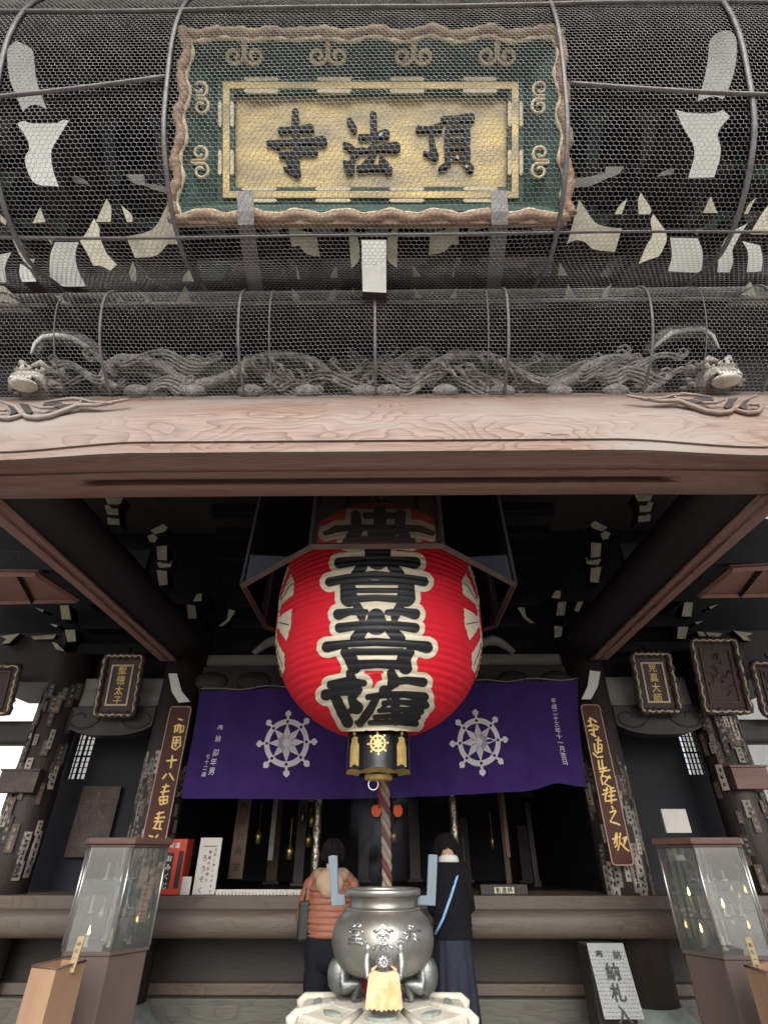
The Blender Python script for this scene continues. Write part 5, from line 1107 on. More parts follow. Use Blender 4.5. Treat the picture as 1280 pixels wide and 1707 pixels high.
def demon(x, y, z, kx, kz, turn, bib, fat=1.0):
    """small squatting bronze boy, arms raised to the bowl; local +y is the way he faces"""
    rm = Matrix.Rotation(turn, 3, 'Z')
    k = (kx + kz) / 2 * fat
    def T(a, b, c): return Vector((x, y, z)) + rm @ Vector((a * kx, b * kx, c * kz))
    ch = [[(T(0, 0, .17), .075 * k), (T(0, .01, .26), .080 * k), (T(0, .02, .34), .070 * k), (T(0, .03, .39), .038 * k)]]
    for s in (-1, 1):
        ch.append([(T(0, .02, .34), .07 * k), (T(s * .09, .02, .345), .036 * k), (T(s * .135, .05, .30), .030 * k), (T(s * .155, .07, .43), .036 * k), (T(s * .145, .08, .54), .030 * k)])
        ch.append([(T(0, 0, .17), .075 * k), (T(s * .08, 0, .13), .052 * k), (T(s * .13, .10, .17), .042 * k), (T(s * .10, .07, .06), .028 * k), (T(s * .10, .06, .02), .026 * k), (T(s * .10, .13, .012), .020 * k)])
    BD = 'bronzelight' if bib else 'bronzedark'; fig = skin('crouching_figure', *chainify(ch), BD, pb, 2)
    m = M(); hc = T(0, .035, .455); m.ball(hc, .086 * k, 0, 18, 12, .95, 1, 1.08)
    for i in range(9):
        a = i * .7; m.tube([hc + rm @ Vector((.06 * k * math.cos(a + t * .5) * (1 - t * .2), -(.062 + .008 * t) * k, .06 * k * math.sin(a + t * .5) * (1 - t * .2))) for t in range(4)], .014 * k, 6, 1)
    for s in (-1, 1): m.ball(hc + rm @ Vector((s * .076 * k, 0, -.005)), .022 * k, 0, 8, 6, .5, .8, 1.2); m.ball(hc + rm @ Vector((s * .028 * k, .07 * k, .012 * k)), .014 * k, 1, 8, 6)
    m.ball(hc + rm @ Vector((0, .08 * k, -.012 * k)), .016 * k, 0, 8, 6); m.build('figure_head', [BD, 'relief'], fig)
    for s in (-1, 1):       # flat raised hands with five fingers against the bowl
        base = T(s * .145, .08, .535); m = M(); m.ball(base + rm @ Vector((0, 0, .028 * k)), .032 * k, 0, 12, 8, .85, .45, 1.1)
        for i in range(4): u = (-1.5 + i) * .014 * k; m.tube([base + rm @ Vector((u, 0, .045 * k)), base + rm @ Vector((u * 1.15, .006 * k, (.080 + .008 * (1.5 - abs(i - 1.5))) * k)), base + rm @ Vector((u * 1.2, .012 * k, (.098 + .010 * (1.5 - abs(i - 1.5))) * k))], [.0085 * k, .0078 * k, .005 * k], 6, 0)
        m.tube([base + rm @ Vector((-s * .02 * k, 0, .02 * k)), base + rm @ Vector((-s * .040 * k, .004 * k, .045 * k)), base + rm @ Vector((-s * .045 * k, .006 * k, .062 * k))], [.010 * k, .009 * k, .006 * k], 6, 0); m.build('figure_hand', BD, fig)
    if not bib:
        m = M(); m.ball(T(0, -.02, .23), .092 * k, 0, 18, 12, 1.1, .9, 1.4); m.build('figure_torso', 'bronzedark', fig)
    if bib:
        m = M(); NU_, NV_ = 16, 14
        for s_ in (0, 1):
            for j in range(NV_ + 1):
                for i in range(NU_ + 1):
                    u, v = i / NU_ - .5, j / NV_; wdt = (.235 + .075 * v ** .7) * (1 if j > 1 else .9); d = -.088 - .05 * v - .016 * math.sin(u * 15 + v * 2.5) * v + .10 * (2 * u) ** 2 * .55
                    zz = .40 - .325 * v + (.008 * math.cos(i * math.pi) if j == NV_ else 0) - (.02 * (1 - (2 * u) ** 2) if j == 0 else 0); m.v.append(T(u * wdt, d - .004 * s_, zz))
        kk = (NU_ + 1) * (NV_ + 1)
        for s_ in (0, 1):
            for j in range(NV_):
                for i in range(NU_): m.f.append((s_ * kk + j * (NU_ + 1) + i, s_ * kk + j * (NU_ + 1) + i + 1, s_ * kk + (j + 1) * (NU_ + 1) + i + 1, s_ * kk + (j + 1) * (NU_ + 1) + i)); m.m.append(0); m.sm.append(True)
        tag(m.build('cloth_bib', 'bib', fig)); m = M(); m.tube([T(-.10, -.07, .40), T(-.05, .05, .42), T(.05, .05, .42), T(.10, -.07, .40)], .006, 6, 0); m.build('bib_tie', 'bib', fig)
    return fig
zs = P(638, 1682, BY - .25).z - .01
fp = P(640, 1690, BY - .36); demon(fp.x, BY - .34, zs, .62, .46, 0, True)
demon(BX - .235, BY - .02, zs, .72, .50, -1.1, False, 1.15); demon(BX + .235, BY - .02, zs, .72, .50, 1.1, False, 1.15)
sw = M(); sw.box(BX - .12, BX - .06, BY + .0, BY + .04, zs + .03, zs + .13); sw.build('red_cloth', 'magenta', pb)

# stone pedestal, octagonal with raised ribs and leaf-shaped slots
ped = thing('stone_pedestal', (BX, BY, 0), 'pale octagonal stone pedestal with carved leaf slots under the incense burner', 'pedestal')
m = M(); SR = .50; o8 = [(SR * math.cos(R(22.5 + 45 * i)), SR * math.sin(R(22.5 + 45 * i)) * .98) for i in range(8)]
def ringp(k, z): return [Vector((BX + x * k, BY + y * k, z)) for x, y in o8]
lv = [(0.96, 0), (.96, .18), (.78, .22), (.78, zs - .22), (.92, zs - .16), (1.0, zs - .11), (1.0, zs - .035), (.97, zs - .022), (.60, zs - .004), (.58, zs), (0.001, zs)]
for k, z in lv: m.v += ringp(k, z)
for i in range(len(lv) - 1):
    for j in range(8): m.f.append((i * 8 + j, i * 8 + (j + 1) % 8, i * 8 + 8 + (j + 1) % 8, i * 8 + 8 + j)); m.m.append(0); m.sm.append(False)
m.build('stone_body', 'stone', ped)
for i in range(8):
    a = R(22.5 + 45 * i); m = M(); p0 = Vector((BX + SR * .58 * math.cos(a), BY + SR * .58 * math.sin(a), zs + .002)); p1 = Vector((BX + SR * 1.0 * math.cos(a), BY + SR * math.sin(a), zs - .022)); m.tube([p0, p1, p1 + Vector((.025 * math.cos(a), .025 * math.sin(a), -.02)), p1 + Vector((.02 * math.cos(a), .02 * math.sin(a), -.06))], [.014, .024, .032, .026], 8, 0); m.build('corner_rib', 'stone', ped)
    a = R(45 * i); c = Vector((BX + SR * .74 * math.cos(a), BY + SR * .74 * math.sin(a), zs - .0085)); t = Vector((-math.sin(a), math.cos(a), 0)); r_ = Vector((math.cos(a), math.sin(a), -.06)); m = M()
    m.prism([c + t * .075, c + t * .03 + r_ * .022, c - t * .03 + r_ * .022, c - t * .075, c - t * .03 - r_ * .022, c + t * .03 - r_ * .022], (0, 0, -.02), 0); m.v = [(v[0], v[1], v[2] + .008) for v in m.v]; m.build('leaf_slot', 'stonedark', ped)

# ================================================================ people praying
def hand(m, base, d, side, k=1.0):      # palm, four fingers, thumb, fingers pointing along d
    d = Vector(d).normalized(); s = Vector(side).normalized(); n_ = d.cross(s)
    m.ball(base + d * .045, .042, 0, 12, 8, 1, 1, 1, None)
    for i, (o, L) in enumerate(((-.030, .062), (-.010, .075), (.010, .070), (.028, .055))): m.tube([base + d * .075 + s * o, base + d * (.075 + L * .5) + s * o * 1.05 + n_ * .004, base + d * (.075 + L) + s * o + n_ * .010], [.0095, .0085, .006], 7, 0)
    m.tube([base + d * .03 - s * .035, base + d * .065 - s * .055, base + d * .09 - s * .056], [.012, .010, .007], 7, 0)
def person(px, Y, H, lean, label, build_clothes, bow=0.0, slim=1.0, aw=.225, lw=1.0):
    X = P(px, 1500, Y).x; root = thing('person', (X, Y, .14), label, 'person'); k = H / 1.70
    def T(a, b, c): return Vector((X + a * k * slim, Y + (b + lean * max(0, c - .9) + bow * max(0, c - 1.46)) * k, .14 + (c - bow * .35 * max(0, c - 1.46)) * k))
    ch = [[(T(0, 0, .94), .11 * k * lw), (T(0, 0, 1.10), .11 * k * lw), (T(0, 0, 1.26), .115 * k * lw), (T(0, 0, 1.35), .085 * k), (T(0, .0, 1.45), .050 * k), (T(0, .02, 1.52), .060 * k), (T(0, .035, 1.58), .088 * k), (T(0, .03, 1.645), .070 * k)]]
    for s in (-1, 1):
        ch.append([(T(0, 0, 1.35), .085 * k), (T(s * aw * .64, 0, 1.335), .040 * k), (T(s * aw, .02, 1.13), .036 * k), (T(s * .12, .22, 1.14), .038 * k), (T(s * .045, .30, 1.22), .028 * k)])
        ch.append([(T(0, 0, .94), .11 * k * lw), (T(s * .095 * lw, 0, .86), .085 * k * lw), (T(s * .10 * lw, .01, .50), .058 * k * lw), (T(s * .10, -.02, .12), .042 * k), (T(s * .10, -.02, .06), .045 * k), (T(s * .105, .10, .035), .040 * k)])
    b = skin('body', *chainify(ch), 'skin', root, 2)
    m = M(); c = T(0, .05, 1.575)
    for s in (-1, 1): m.ball(c + Vector((s * .088 * k, -.01, -.01)), .028 * k, 0, 10, 8, .45, .8, 1.15); m.ball(c + Vector((s * .032 * k, .082 * k, .012)), .013 * k, 1, 8, 6)
    m.ball(c + Vector((0, .098 * k, -.02)), .016 * k, 0, 8, 6, .8, 1, 1.4); m.ball(c + Vector((0, .085 * k, -.055)), .02 * k, 2, 8, 6, 1.3, .5, .35)
    hand(m, T(-.02, .30, 1.20), (0, .25, 1), (0, 1, -.2)); hand(m, T(.02, .30, 1.20), (0, .25, 1), (0, 1, -.2)); m.build('face_and_hands', ['skin', 'ink', 'framered'], root)
    build_clothes(root, T, k, X, Y); return root
def ringtube(m, rings, n=28, mi=0):     # elliptical rings (centre, rx, ry)
    b = len(m.v)
    for c, rx, ry in rings:
        for j in range(n): a = 2 * math.pi * j / n; m.v.append((c[0] + rx * math.cos(a), c[1] + ry * math.sin(a), c[2]))
    for i in range(len(rings) - 1):
        for j in range(n): m.f.append((b + i * n + j, b + i * n + (j + 1) % n, b + i * n + n + (j + 1) % n, b + i * n + n + j)); m.m.append(mi); m.sm.append(True)
def hairmass(root, T, k, name='hair', long=0.0):
    m = M(); c = T(0, .022, 1.60); N = 22
    m.ball(c, .108 * k, 0, 24, 14, .93, 1.02, 1.02)
    for i in range(150):
        a = random.uniform(math.pi * .95, math.pi * 2.05); e = random.uniform(-.3, 1.3); p = c + Vector((math.cos(a) * math.cos(e) * .098, math.sin(a) * math.cos(e) * .105, math.sin(e) * .108)) * k
        m.tube([p, p + Vector((math.cos(a) * .012, math.sin(a) * .012, -.02 - long * .3)) * k, p + Vector((math.cos(a) * .004, math.sin(a) * .006, -.05 - long)) * k], [.011 * k, .009 * k, .003 * k], 5, 0)
    m.build(name, 'hair', root)
def clothes_puffer(root, T, k, X, Y):
    m = M(); rings = []; zt, zb = 1.44, .985
    for i in range(100):
        t = i / 99; z = zt + (zb - zt) * t; sh = .10 + .105 * min(1, t / .22) ** .55 - .010 * t; q = .013 * abs(math.sin(t * 10 * math.pi)) ** .5 - .006; rings.append((T(.004 * math.sin(i * .9) + .007 * math.sin(t * 7), -.0, z), (sh + q) * k, ((.085 + .070 * min(1, t / .2) ** .5) + q + .006 * math.sin(t * 9)) * k))
    ringtube(m, rings); m.build('quilted_jacket', 'puffer', root)
    for s in (-1, 1):
        m = M(); pth = [(.125, .0, 1.395), (.185, .0, 1.345), (.222, .01, 1.24), (.238, .02, 1.10), (.22, .10, 1.08), (.16, .19, 1.13), (.09, .26, 1.18)]; out = []
        for i in range(len(pth) - 1):
            for t in range(8): a, b = Vector(pth[i]), Vector(pth[i + 1]); out.append(a.lerp(b, t / 8))
        m.tube([T(s * p.x, p.y, p.z) for p in out], [(.066 - .020 * i / len(out) + .006 * abs(math.sin(i * .62))) * k for i in range(len(out))], 14, 0); m.build('jacket_sleeve', 'puffer', root)
    m = M(); l = [T(.115 * math.cos(a) * (1.15 if math.sin(a) < 0 else .9), .0 + .105 * math.sin(a) - .02, 1.435 - .035 * (math.sin(a) < 0) * abs(math.sin(a))) for a in [i * 2 * math.pi / 24 for i in range(24)]]; m.tube(l, .046 * k, 10, 0, closed=True)
    m.ball(T(0, -.135, 1.375), .105 * k, 0, 22, 12, 1.2, .55, .95); m.ball(T(-.01, -.15, 1.345), .085 * k, 0, 18, 10, 1.0, .55, 1.0); m.build('jacket_hood', 'hoodbeige', root)
    m = M()
    for s in (-1, 1):
        rg = [(T(s * (.085 + .015 * (1 - z)), .0, z), (.115 - .055 * (.88 - z) / .88 + .006 * math.sin(z * 30)) * k, (.12 - .05 * (.88 - z) / .88) * k) for z in np.linspace(1.02, .05, 40)]; ringtube(m, rg, 20)
    ringtube(m, [(T(0, 0, z), q * k, q * .76 * k) for z, q in ((1.03, .17), (.95, .185), (.86, .19), (.78, .17), (.74, .08))], 24); m.build('trousers', 'trousers', root)
    for s in (-1, 1): m = M(); m.ball(T(s * .105, .05, .045), .06 * k, 0, 14, 8, .8, 2.0, .75); m.build('shoe', 'bag', root)
    hairmass(root, T, k)
def clothes_skirt(root, T, k, X, Y):
    m = M(); rings = []
    for i in range(60):
        t = i / 59; z = 1.44 + (.93 - 1.44) * t; rings.append((T(0, 0, z), (.08 + .068 * min(1, t / .22) ** .55 + .014 * t + .004 * math.sin(t * 4) + .002 * math.sin(i * 1.3)) * k, (.08 + .065 * min(1, t / .2) ** .5 + .003 * math.sin(i * .8)) * k))
    ringtube(m, rings); m.build('black_jumper', 'sweater', root)
    for s in (-1, 1):
        m = M(); m.tube([T(s * a, b, c) for a, b, c in ((.09, 0, 1.40), (.128, .0, 1.355), (.150, .01, 1.24), (.165, .02, 1.12), (.155, .11, 1.10), (.14, .19, 1.14), (.08, .26, 1.19))], [.05 * k, .060 * k, .056 * k, .052 * k, .048 * k, .044 * k, .040 * k], 14, 0); m.build('jumper_sleeve', 'sweater', root)
    m = M(); m.tube([T(.075 * math.cos(a), .07 * math.sin(a) + .01, 1.45 - .015 * math.sin(a)) for a in [i * 2 * math.pi / 24 for i in range(24)]], .022 * k, 8, 0, closed=True, flat=1.6); m.build('white_collar', 'paper', root)
    m = M(); N = 72
    for i in range(40):
        t = i / 39; z = 1.0 - .90 * t; c = T(0, 0, z)
        for j in range(N): a = 2 * math.pi * j / N; f = 1 + (.085 * math.sin(a * 9 + .8 * math.sin(a * 3)) + .03 * math.sin(a * 17)) * (.15 + .85 * t); m.v.append((c.x + (.135 + .055 * t) * f * math.cos(a) * k, c.y + (.125 + .07 * t) * f * math.sin(a) * k, c.z))
    for i in range(39):
        for j in range(N): m.f.append((i * N + j, i * N + (j + 1) % N, i * N + N + (j + 1) % N, i * N + N + j)[::-1]); m.m.append(0); m.sm.append(True)
    m.build('pleated_skirt', 'skirt', root)
    m = M(); m.tube([T(a, b, c) for a, b, c in ((.07, -.06, 1.425), (.055, -.135, 1.34), (-.02, -.158, 1.20), (-.10, -.155, 1.06), (-.17, -.10, .96))], .011 * k, 6, 0, flat=.4); m.build('bag_strap', 'strap', root)
    for s in (-1, 1): m = M(); m.ball(T(s * .10, .05, .045), .055 * k, 0, 14, 8, .8, 2.0, .75); m.build('shoe', 'bag', root)
    hairmass(root, T, k, long=.03)
random.seed(21)
person(551, 5.33, 1.57, .02, 'person with short black hair in a rust orange quilted jacket, back turned', clothes_puffer)
person(752, 5.33, 1.66, .06, 'person in a black jumper and long navy skirt with a blue shoulder strap', clothes_skirt, .9, .9, .150, .68)
bg_ = thing('shoulder_bag', P(508, 1530, 5.33), 'small black bag hanging at the left side of the person in the orange jacket', 'bag'); c = P(506, 1535, 5.33); m = M(); m.rbox(c, .09, .16, .26, .2); m.build('bag_body', 'bag', bg_, .02); m = M(); m.tube([c + Vector((0, -.06, .12)), c + Vector((.02, -.03, .25)), c + Vector((.02, .03, .25)), c + Vector((0, .06, .12))], .008, 6, 0); m.build('bag_handle', 'bag', bg_)

# ================================================================ glazed candle cases
def case(mid, Y, s, label, items):
    """hexagonal glazed case on a brown cabinet; mid = photo point of its nearest lower corner"""
    c0 = P(*mid, Y); E0 = .335; ang = R(10); hx = []
    c = Vector((c0.x - s * .0, c0.y, 0)); zb = c0.z; zt_ = P(mid[0] + 31 * (1 if s > 0 else -1) * -s * s, 1408, Y).z
    dv = Vector((c0.x - CAM.x, c0.y, 0)).normalized(); dv = Matrix.Rotation(R(-7 * s), 3, 'Z') @ dv; cen = Vector((c0.x, c0.y, 0)) + dv * E0; a0 = math.atan2(c0.y - cen.y, c0.x - cen.x); hx = [(cen.x + E0 * math.cos(a0 + i * math.pi / 3), cen.y + E0 * math.sin(a0 + i * math.pi / 3)) for i in range(6)]
    root = thing('candle_case', (cen.x, cen.y, 0), label, 'candle case', 'glazed candle cases'); zt_ = P(mid[0], 1408, Y).z
    def rg(k, z): return [Vector((cen.x + (x - cen.x) * k, cen.y + (y - cen.y) * k, z)) for x, y in hx]
    m = M(); m.prism(rg(.97, 0), (0, 0, zb - .012), 0); m.build('cabinet', 'cabinet', root, .008)
    m = M(); m.prism(rg(1.01, zb - .011), (0, 0, .022), 0); m.build('shelf_rim', 'cabinet', root)
    for i in range(6):
        a, b = rg(1, zb + .013)[i], rg(1, zb + .013)[(i + 1) % 6]; up = Vector((0, 0, zt_ - zb - .02)); n_ = Vector((0, 0, 1)).cross(b - a).normalized() * .004; m = M(); m.prism([a, b, b + up, a + up], n_, 0); m.build('glass_pane', 'glass', root)
        m = M(); m.tube([a, a + up], .008, 6, 0); m.build('glass_corner_post', 'steel', root)
    m = M(); m.prism(rg(1.10, zt_), (0, 0, .045), 0); m.prism(rg(1.04, zt_ - .02), (0, 0, .02), 0); m.build('lid', 'lidwood', root, .006)
    for k, zz in enumerate((.30, .62)):
        m = M(); m.prism(rg(.80 - .14 * k, zb + (zt_ - zb) * zz), (0, 0, .006), 0); m.build('glass_tray', 'glass', root)
    m = M(); m.tube([(cen.x, cen.y, zb), (cen.x, cen.y, zt_)], .012, 8, 0); m.build('centre_rod', 'steel', root)
    random.seed(int(mid[0]))
    lit = 0
    for k, (fr, zz, n_) in enumerate(((.52, .02, 6), (.50, .31, 6), (.36, .63, 4))):
        for i in range(n_):
            a = 2 * math.pi * i / n_ + k * .4; p = Vector((cen.x + E0 * fr * math.cos(a), cen.y + E0 * fr * math.sin(a), zb + (zt_ - zb) * zz + .01)); h = random.uniform(.04, .12); on = (i in items[k])
            cd_ = thing('candle', p, '%s white candle on the %s tray of the %s glazed case' % ('lit' if on else 'unlit', ('lowest', 'middle', 'top')[k], 'left' if s < 0 else 'right'), 'candle', '%s candles on the %s tray of the %s glazed case' % ('lit' if on else 'unlit', ('lowest', 'middle', 'top')[k], 'left' if s < 0 else 'right'))
            m = M(); m.lathe([(.020, 0), (.022, .012), (.010, .014), (.009, h), (.0, h + .002)], p, 12, 0); m.tube([p + Vector((0, 0, h)), p + Vector((0, 0, h + .012))], .0015, 4, 1); m.build('wax_stick', ['candle', 'ink'], cd_)
            if on: m = M(); m.lathe([(0, h + .008), (.009, h + .022), (.006, h + .045), (0, h + .07)], p, 10, 0); m.build('flame', 'flame', cd_)
    return root
case((183, 1591), 4.85, -1, 'glazed candle case with reddish lid on a brown cabinet at the left', ((4,), (), ()))
case((1206, 1597), 4.85, 1, 'glazed candle case with reddish lid on a brown cabinet at the right', ((2,), (2, 4), ()))

# ================================================================ tan offering boxes with wooden tags
def obox(mid, right, left, Y, label, tagpts, taglabel, Yt):
    a = P(*mid, Y); z = a.z; b, c = PZ(*right, z), PZ(*left, z); d = b + (c - a); root = thing('offering_box', (a.x, a.y, 0), label, 'box', 'tan offering boxes'); t = .02; q = [a, b, d, c]; cc = (a + b + c + d) / 4
    m = M()
    for i in range(4):
        p0, p1 = q[i], q[(i + 1) % 4]; i0, i1 = p0.lerp(cc, .09), p1.lerp(cc, .09); dn = Vector((0, 0, -z + .001)); m.add([p0, p1, p1 + dn, p0 + dn, i0, i1, i1 + dn, i0 + dn], [(0, 1, 2, 3), (5, 4, 7, 6), (4, 5, 1, 0)], 0)
    m.build('side_boards', 'tan', root); m = M(); m.prism([p.lerp(cc, .09) + Vector((0, 0, -.14)) for p in q], (0, 0, -.01), 0); m.build('box_floor', 'tan', root)
    m = M()
    for i in range(4): m.tube([q[i] + Vector((0, 0, .002)), q[(i + 1) % 4] + Vector((0, 0, .002))], .007, 6, 0)
    m.build('rim_edging', 'lidwood', root)
    t0, t1 = P(*tagpts[0], Yt), P(*tagpts[1], Yt); tg = thing('wooden_tag', t1, taglabel, 'tag', 'bare wooden tags'); hw = .021; m = M(); m.prism([t0 + Vector((-hw, 0, 0)), t0 + Vector((hw, 0, .004)), t1 + Vector((hw, 0, 0)), t1 + Vector((-hw, 0, 0))], (0, .008, 0), 0); m.build('tag_board', 'tag', tg)
    m = M(); put_text(m, '納札一枚', t0.lerp(t1, .2), (1, 0, 0), t0 - t1, .024, (0, -1, 0), (t1 - t0).length * .2, 0, .01); m.build('faint_lettering', 'plank', tg)
obox((94, 1616), (143, 1603), (53, 1612), 4.2, 'open tan offering box with a wooden tag standing in it at the lower left', ((136, 1562), (117, 1622)), 'bare wooden tag standing in the tan box at the lower left', 4.34)
obox((1278, 1622), (1330, 1612), (1241, 1611), 4.2, 'open tan offering box cut off by the lower right picture edge', ((1246, 1564), (1266, 1624)), 'bare wooden tag leaning out of the tan box at the lower right', 4.34)

# ================================================================ metal slip box
tl, tr = P(985, 1573, 5.55), P(1044, 1573, 5.55); br, bl = P(1068, 1703, 5.35), P(1008, 1703, 5.35); sb = thing('slip_box', ((bl + br) / 2), 'dimpled grey metal front of a slip box with black lettering under the rail', 'slip box')
cx = (tl.x + tr.x + br.x + bl.x) / 4; hw = .148; z1, z0 = tl.z, bl.z; m = M(); f = [Vector((cx - hw, 5.55, z1)), Vector((cx + hw, 5.55, z1)), Vector((cx + hw, 5.40, z0)), Vector((cx - hw, 5.40, z0))]; m.prism(f, (0, .03, .0), 0)
up = (f[0] - f[3]).normalized(); nn = Vector((0, -1, 0)) - up * Vector((0, -1, 0)).dot(up); nn.normalize()
for j in range(17):
    for i in range(11):
        u, v = (i + .5 + .5 * (j % 2)) / 11.6, (j + .6) / 19; c = f[3].lerp(f[2], u).lerp(f[0].lerp(f[1], u), v); m.ball(c, .0095, 0, 6, 4, 1, .22, .55)
m.build('dimpled_plate', 'galv', sb)
m = M(); c = f[0].lerp(f[1], .5); put_text(m, '奉', c - up * .075 + Vector((-.07, 0, 0)), (1, 0, 0), up, .062, nn, 1, 0, .012, 1, .013); put_text(m, '納', c - up * .075 + Vector((.07, 0, 0)), (1, 0, 0), up, .062, nn, 1, 0, .012, 1, .013); put_text(m, '納札入', c - up * .18, (1, 0, 0), up, .115, nn, .125, 0, .014, 1, .013); m.build('black_lettering', 'ink', sb)
m = M(); m.box(cx - hw, cx + hw, 5.56, 5.84, 0, z1 - .02); m.build('box_body', 'darkpanel', sb)

# ================================================================ things on the ledge
ZL = zr(1494, 5.98) + .001
def ledge(px, Y=6.1): return Vector((P(px, 1490, Y).x, Y, ZL))
def standing(name, quad, Y, thick, mm, label, cat, parent_parts=None, lean=.0):
    q = [P(x, y, Y) for x, y in quad]; x0 = (q[0].x + q[3].x) / 2; x1 = (q[1].x + q[2].x) / 2; r = thing(name, ((x0 + x1) / 2, Y, ZL), label, cat); zt_ = (q[0].z + q[1].z) / 2; m = M(); m.box(x0, x1, Y, Y + thick, ZL, zt_); m.build('board', mm, r, .003); return r, x0, x1, zt_
r, x0, x1, z1 = standing('notice_board', [(335, 1397), (371, 1397), (357, 1492), (320, 1492)], 6.12, .02, 'paper', 'white notice board with small printed lettering leaning on the ledge', 'notice')
m = M(); cx = (x0 + x1) / 2; put_text(m, 'ろうそく', (x0 + .07, 6.12, z1 - .17), (1, 0, 0), (0, 0, 1), .055, (0, -1, 0), .085, 0, .012); m.build('printed_lettering', 'plaqueframe', r); m = M(); put_text(m, '線香のお供え', (cx + .01, 6.12, z1 - .12), (1, 0, 0), (0, 0, 1), .03, (0, -1, 0), .045); m.build('printed_lettering', 'plaqueframe', r); m = M(); put_text(m, 'お願い申し上げます', (x1 - .045, 6.12, z1 - .10), (1, 0, 0), (0, 0, 1), .026, (0, -1, 0), .042); m.build('printed_lettering', 'plaqueframe', r); m = M(); m.box(x0 + .04, x1 - .04, 6.1195, 6.12, z1 - .075, z1 - .068); m.build('printed_rule', 'plaqueframe', r)
r, x0, x1, z1 = standing('fortune_dispenser', [(272, 1399), (312, 1399), (297, 1499), (262, 1499)], 6.04, .22, 'redpaint', 'red fortune slip dispenser with white lettering on the ledge beside the left case', 'dispenser')
m = M(); put_text(m, 'おみくじ', (x0 + .075, 6.04, z1 - .16), (1, 0, 0), (0, 0, 1), .055, (0, -1, 0), .072, 1, .02, 1, .006); m.box(x0 + .038, x0 + .112, 6.036, 6.04, z1 - .43, z1 - .115, 0); m.box(x1 - .06, x1 - .015, 6.034, 6.04, z1 - .40, z1 - .10, 0); put_text(m, '開運', (x0 + .07, 6.04, z1 - .055), (1, 0, 0), (0, 0, 1), .05, (0, -1, 0), .06, 1, .02, 1, .004, False); m.build('front_lettering', ['ink', 'paper'], r)
m = M(); m.box(x0 + .005, x1 - .005, 6.02, 6.04, ZL + .005, ZL + .05); m.build('tray', 'redpaint', r)
r, x0, x1, z1 = standing('white_card', [(303, 1462), (319, 1462), (316, 1492), (301, 1492)], 6.08, .01, 'paper', 'small white card standing between the red dispenser and the notice board', 'card')
r, x0, x1, z1 = standing('name_box', [(802, 1475), (879, 1475), (880, 1493), (800, 1493)], 6.10, .12, 'altar', 'low dark timber box with a small pale label on the ledge right of the people', 'box')
m = M(); m.box(x0 + .13, x1 - .13, 6.096, 6.10, ZL + .012, z1 - .02); m.build('pale_label', 'cream', r); m = M(); put_text(m, '勧進帳', ((x0 + x1) / 2 - .055, 6.096, (ZL + z1) / 2 - .004), (1, 0, 0), (0, 0, 1), .05, (0, -1, 0), .055, 0, .015, 1, .003, False); m.build('label_lettering', 'ink', r)
for i in range(26):      # row of small white cups
    p = ledge(362 + 142 * i / 25, 6.06); m = M(); m.lathe([(.014, 0), (.019, .03), (.021, .042), (.017, .042), (.012, .012), (0, .012)], p, 14, 0); o = m.build('small_cup', 'paper'); o['label'] = 'small white cup standing in the long row on the ledge left of the orange jacket'; o['category'] = 'cup'; o['group'] = 'white cups in a row on the ledge'
# planks and lamps inside
def hang(name, quad, Y, mm, label, cat, text=None):
    q = [P(x, y, Y) for x, y in quad]; x0 = (q[0].x + q[3].x) / 2; x1 = (q[1].x + q[2].x) / 2; zt_ = (q[0].z + q[1].z) / 2; zb = (q[2].z + q[3].z) / 2; r = thing(name, ((x0 + x1) / 2, Y, zb), label, cat); m = M(); m.box(x0, x1, Y, Y + .03, zb, zt_); m.build('board', mm, r, .004)
    if text: m = M(); put_text(m, text, ((x0 + x1) / 2, Y, zt_ - .14), (1, 0, 0), (0, 0, 1), .085, (0, -1, 0), (zt_ - zb - .25) / (len(text) - 1), 0, .012); m.build('brushed_lettering', 'altar', r)
    return r
hang('votive_plank', [(397, 1322), (419, 1322), (405, 1466), (381, 1466)], 6.9, 'plank', 'tall pale timber plank with faint brushed lettering standing in the dim hall', 'plank', '奉納六角堂')
hang('narrow_plank', [(455, 1330), (463, 1330), (455, 1435), (447, 1435)], 7.2, 'greyplank', 'narrow grey timber strip standing in the dim hall left of the wrapped post', 'plank')
hang('narrow_plank', [(836, 1320), (843, 1320), (848, 1430), (841, 1430)], 7.2, 'plank', 'narrow brown timber strip hanging in the dim hall right of the wrapped post', 'plank')
b = hang('dark_name_board', [(140, 1311), (206, 1311), (170, 1430), (105, 1430)], 6.72, 'plaqueframe', 'large dark name board with a worn emblem beneath the left latticed window', 'sign board'); c = P(158, 1352, 6.72); m = M(); put_text(m, '大', c + Vector((0, -.0, .05)), (1, 0, 0), (0, 0, 1), .30, (0, -1, 0), 1, 0, .01); put_text(m, '聖', c + Vector((-.02, 0, -.28)), (1, 0, 0), (0, 0, 1), .14, (0, -1, 0), 1, 0, .01); m.build('worn_emblem', 'plaqueframe' if False else 'slipB', b)
for px in (627, 663):
    p = P(px, 1352, 8.2); r = thing('red_lamp', p, 'small glowing red altar lamp deep in the hall %s of the bell rope' % ('left' if px < 640 else 'right'), 'lamp', 'red altar lamps'); m = M(); m.lathe([(.03, -.07), (.06, -.03), (.065, .02), (.04, .06)], p, 16, 0, cap=True); m.build('lamp_body', 'redlamp', r); m = M(); m.lathe([(.045, .06), (.05, .08), (.02, .10)], p, 16, 0, cap=True); m.tube([p + Vector((0, 0, .1)), p + Vector((0, 0, .5))], .006, 5, 0); m.build('lamp_cap', 'brass', r)
random.seed(31)
